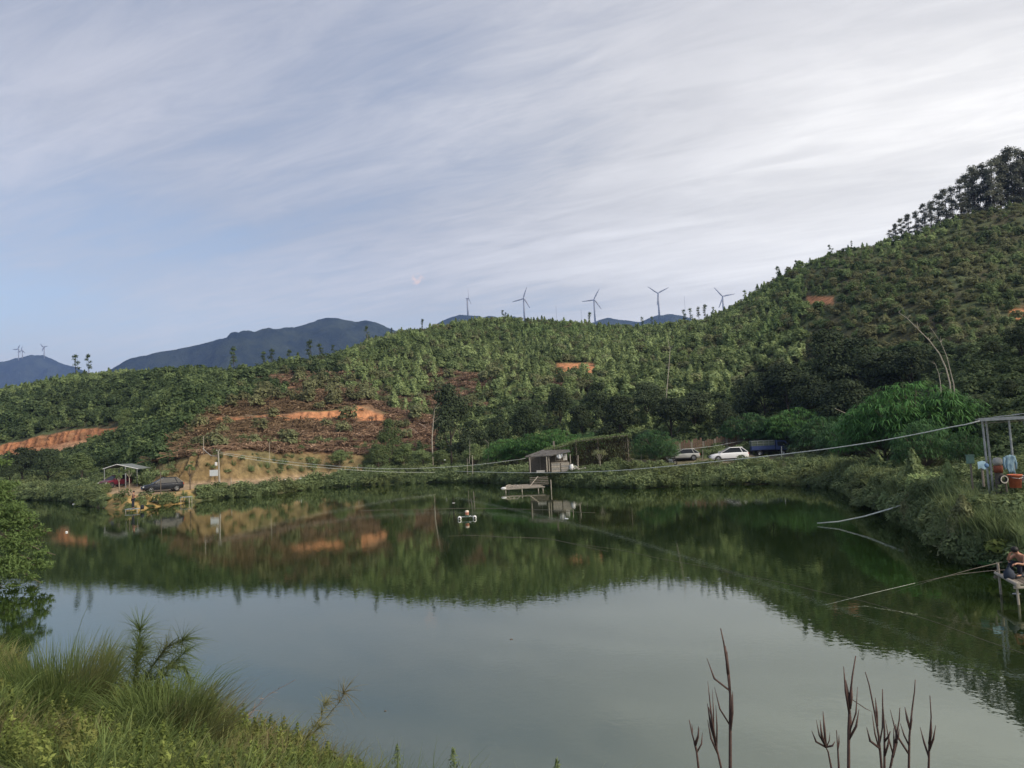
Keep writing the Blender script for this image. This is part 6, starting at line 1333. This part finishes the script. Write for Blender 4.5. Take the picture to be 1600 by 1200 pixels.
# little fishing stages and the men on the left shore
def stage(px, py, D, w_, d_, label, z=None):
    q = W(px, py, D); zt_ = q[2] if z is None else z; o = thing('fishing_stage', label, 'platform', (q[0], D, 0), 0, 'small fishing stages on the left shore')
    for i in range(4): MB().box((0, -d_/2+d_*(i+.5)/4, zt_), (w_, d_/4.4, .05)).build('plank', mat('blue_grey_plank', (.34, .38, .40), .7) if 'blue_grey_plank' not in bpy.data.materials else bpy.data.materials['blue_grey_plank'], o)
    for sx_ in (-1, 1):
        for sy_ in (-1, 1): MB().tube([(sx_*w_*.45, sy_*d_*.4, zt_), (sx_*w_*.45, sy_*d_*.4, -1)], .04, 6).build('leg', M_wood2, o)
    return q, zt_
q, z_ = stage(208, 795, 79.5, 1.3, .9, 'small stage under the standing fisherman'); 
person('standing fisherman in dark trousers holding a rod at the tip of the left shore', (q[0], 79.5, z_+.03), .25, stand, 1.04, M_top)
rod('fishing_rod', 'thin rod held out by the standing fisherman', [(q[0]+.40, 79.4, z_+1.22), (q[0]+1.6, 79.0, z_+1.5), (q[0]+3.2, 78.6, z_+1.45)], .02, .008, M_dkwood)
stage(238, 783, 87.0, 1.6, 1.0, 'pale blue-grey stage right of the standing fisherman'); stage(291, 776.5, 90.5, 1.1, .9, 'small blue-grey stage at the waterline below the little tree')
bg_ = MB().lathe((0, 0, 0), [(.02, 0), (.15, 0), (.2, .3), (.1, .45), (.02, .46)], 10).build('bag', M_trous, None, True); bg_.location = (q[0]+.9, 79.6, z_-.1); tag(bg_, 'dark bag hanging off the stage beside the standing fisherman', 'bag')
g = gz(112, 113); person('man in a white shirt sitting with his back turned on the left bank', (g[0], 113, g[2]), PI*.75, sit, 1.08, M_shirtw, M_trous)
g3 = gz(126, 113); fc_ = thing('folding_chair', 'turquoise folding chair beside the man in the white shirt', 'chair', (g3[0], 113, g3[2]), .5); M_turq = mat('turquoise_cloth', (.18, .50, .48), .8)
MB().box((0, 0, .42), (.5, .48, .04)).build('seat', M_turq, fc_); MB().box((-.24, 0, .72), (.04, .46, .5), ry=-.2).build('backrest', M_turq, fc_)
for sx_ in (-1, 1):
    for sy_ in (-1, 1): MB().tube([(sx_*.22, sy_*.22, .42), (sx_*-.1+sx_*.25, sy_*.22, 0)], .02, 5).build('leg', M_metal, fc_)
g4 = gz(138, 112); cb2 = thing('cool_box', 'pale turquoise cool box beyond the folding chair', 'box', (g4[0], 112, g4[2])); MB().box((0, 0, .17), (.7, .4, .34)).build('box', M_turq, cb2, bevel=.02); MB().box((0, 0, .37), (.74, .44, .06)).build('lid', M_white, cb2, bevel=.01)

# ------------------------------------------------------------------ labels that say which one
LAND = [(60, 690, 'the left end of the red road cut'), (150, 665, 'the middle of the red road cut'), (185, 645, 'the right end of the red road cut'), (20, 620, 'the far left hill edge'), (120, 600, 'the left hill crest'), (240, 610, 'the broad loose tree'), (330, 610, 'the lone thin tree'), (400, 650, 'the thin part of the orange bank'), (480, 650, 'the middle of the orange bank'), (590, 650, 'the thick end of the orange bank'),
 (350, 690, 'the slope over the signpost'), (450, 690, 'the fallen branches'), (540, 690, 'the slim dark tree'), (300, 690, 'the slope over the black SUV'), (640, 675, 'the pale upright trunk'), (470, 590, 'the brown hilltop patch'), (600, 570, 'the thin dead stem'), (680, 600, 'the tall narrow dark tree'), (760, 610, 'the hollow over the lone posts'), (800, 560, 'the central hill face'), (900, 575, 'the small orange scar'), (850, 620, 'the slope over the shed'), (960, 590, 'the slope over the pergola'), (1045, 580, 'the bare whitish stem'), (1110, 560, 'the saddle between the hills'), (1150, 600, 'the slope over the white SUV'), (1210, 540, 'the lower right hill'), (1280, 470, 'the pinkish scar on the right hill'), (1300, 520, 'the dark hollow'), (1380, 500, 'the top of the long leaning trunk'), (1440, 480, 'the middle right hill'), (1540, 470, 'the upper right hill'), (1590, 490, 'the yellowish scar'), (1560, 530, 'the trees over the pavilion'),
 (30, 775, 'the far left inlet'), (100, 772, 'the man in white'), (165, 790, 'the carport'), (207, 795, 'the standing fisherman'), (252, 785, 'the black SUV'), (297, 778, 'the little round tree'), (342, 775, 'the signpost'), (400, 770, 'the litter under the cliff'), (460, 765, 'the row of pale litter'), (520, 760, 'the right part of the tan cliff'), (560, 757, 'the stake at the cliff end'), (600, 755, 'the cable dip'), (650, 752, 'the litter on the path'), (695, 750, 'the pale slab'), (738, 750, 'the lone pale post'), (785, 752, 'the deck tip'), (835, 755, 'the wooden deck'), (880, 752, 'the shed counter'), (903, 752, 'the leaning motorbike'), (940, 750, 'the small pale-trunked tree'), (965, 750, 'the row of stones'), (990, 745, 'the white blossom'), (1020, 745, 'the stake left of the grey car'), (1066, 745, 'the grey car'), (1098, 745, 'the stake by the fence'), (1139, 745, 'the white SUV'), (1170, 745, 'the dark thin post'), (1205, 745, 'the blue truck'), (1240, 745, 'the truck cab'), (1290, 750, 'the thin pale trunk'), (1330, 765, 'the bank corner'),
 (1360, 790, 'the inner end of the bamboo pole'), (1400, 800, 'the outer end of the bamboo pole'), (1385, 750, 'the leftmost plumed bush'), (1428, 770, 'the low plumed bush'), (1458, 760, 'the plumed bush nearest the pavilion'), (1450, 820, 'the bulge of the right bank'), (1495, 850, 'the narrowing of the right bank'), (1515, 760, 'the grey-green box'), (1547, 845, 'the foam box'), (1535, 880, 'the fishing platform'), (1585, 800, 'the orange bucket'), (1590, 850, 'the bare-chested man'), (1500, 790, 'the bank below the green box')]
DESC = {'bank_bush': {'bushes on the right bank': ('leafy bush', ''), 'creeper mounds above the fisherman': ('bright creeper mound', ''), 'bushes along the far waterline': ('waterline bush', '')},
 'young_eucalyptus': ('pale sapling', ''), 'hillside_shrub': ('fresh green shrub', ''), 'hillside_bush': ('deep green bush', ''), 'scrub_bush': ('dull olive bush', ''), 'brush_heap': ('brown brush heap', ''), 'litter': ('scrap of pale litter', ''), 'fallen_branch': ('bleached fallen branch', '')}
buckets = {}
for o in list(col.objects):
    if o.parent or 'category' not in o: continue
    nm = o.name.split('.')[0]
    if nm not in DESC or 'group' not in o: continue
    d = DESC[nm]; d = d.get(o['group']) if isinstance(d, dict) else d
    if d is None: continue
    x, y, z = o.location; px, py = proj(x, y, z+.5*o.scale[2]); k = min(LAND, key=lambda l: (l[0]-px)**2+((l[1]-py)*1.4)**2)
    dx, dy = px-k[0], (py-k[1])*1.4
    far = math.hypot(dx, dy)
    a_ = int(round(math.degrees(math.atan2(-dy, dx))/45)) % 8
    side = ('just ' if far < 13 else ('well ' if far > 40 else ''))+('right of', 'above-right of', 'above', 'above-left of', 'left of', 'below-left of', 'below', 'below-right of')[a_]
    if 'plumed bush' in o['label'] : continue
    buckets.setdefault((d[0], side, k[2]), []).append((o.scale[2]/max(y, 1), o))
for (n_, side, land), lst in buckets.items():
    lst.sort(key=lambda q: -q[0]); m_ = len(lst)
    for i, (_, o) in enumerate(lst):
        if m_ == 1: pre = ''
        elif m_ == 2: pre = ('larger ', 'smaller ')[i]
        else: pre = 'largest ' if i == 0 else ('smallest ' if i == m_-1 else ('second largest ' if i == 1 else 'medium-sized '))
        o['label'] = '%s%s %s %s' % (pre, n_, side, land)
ORD = ['first', 'second', 'third', 'fourth', 'fifth', 'sixth', 'seventh', 'eighth', 'ninth', 'tenth', 'eleventh', 'twelfth', 'thirteenth', 'fourteenth', 'fifteenth', 'sixteenth', 'seventeenth', 'eighteenth', 'nineteenth', 'twentieth', 'twenty-first', 'twenty-second', 'twenty-third', 'twenty-fourth', 'twenty-fifth', 'twenty-sixth', 'twenty-seventh', 'twenty-eighth', 'twenty-ninth']
for nm, fmt in (('gum_tree', '%s gum tree counted uphill from the low end of the hilltop grove'), ('stone', '%s pale stone from the shed in the row below the pergola'), ('white_blossom', '%s blossom from the left in the white cluster on the bank bush')):
    ls = sorted([o for o in col.objects if o.name.split('.')[0] == nm and 'category' in o], key=lambda o: o.location.x/o.location.y)
    for i, o in enumerate(ls):
        if 'tallest' in o['label'] or 'lowest' in o['label']: continue
        o['label'] = fmt % ORD[i]
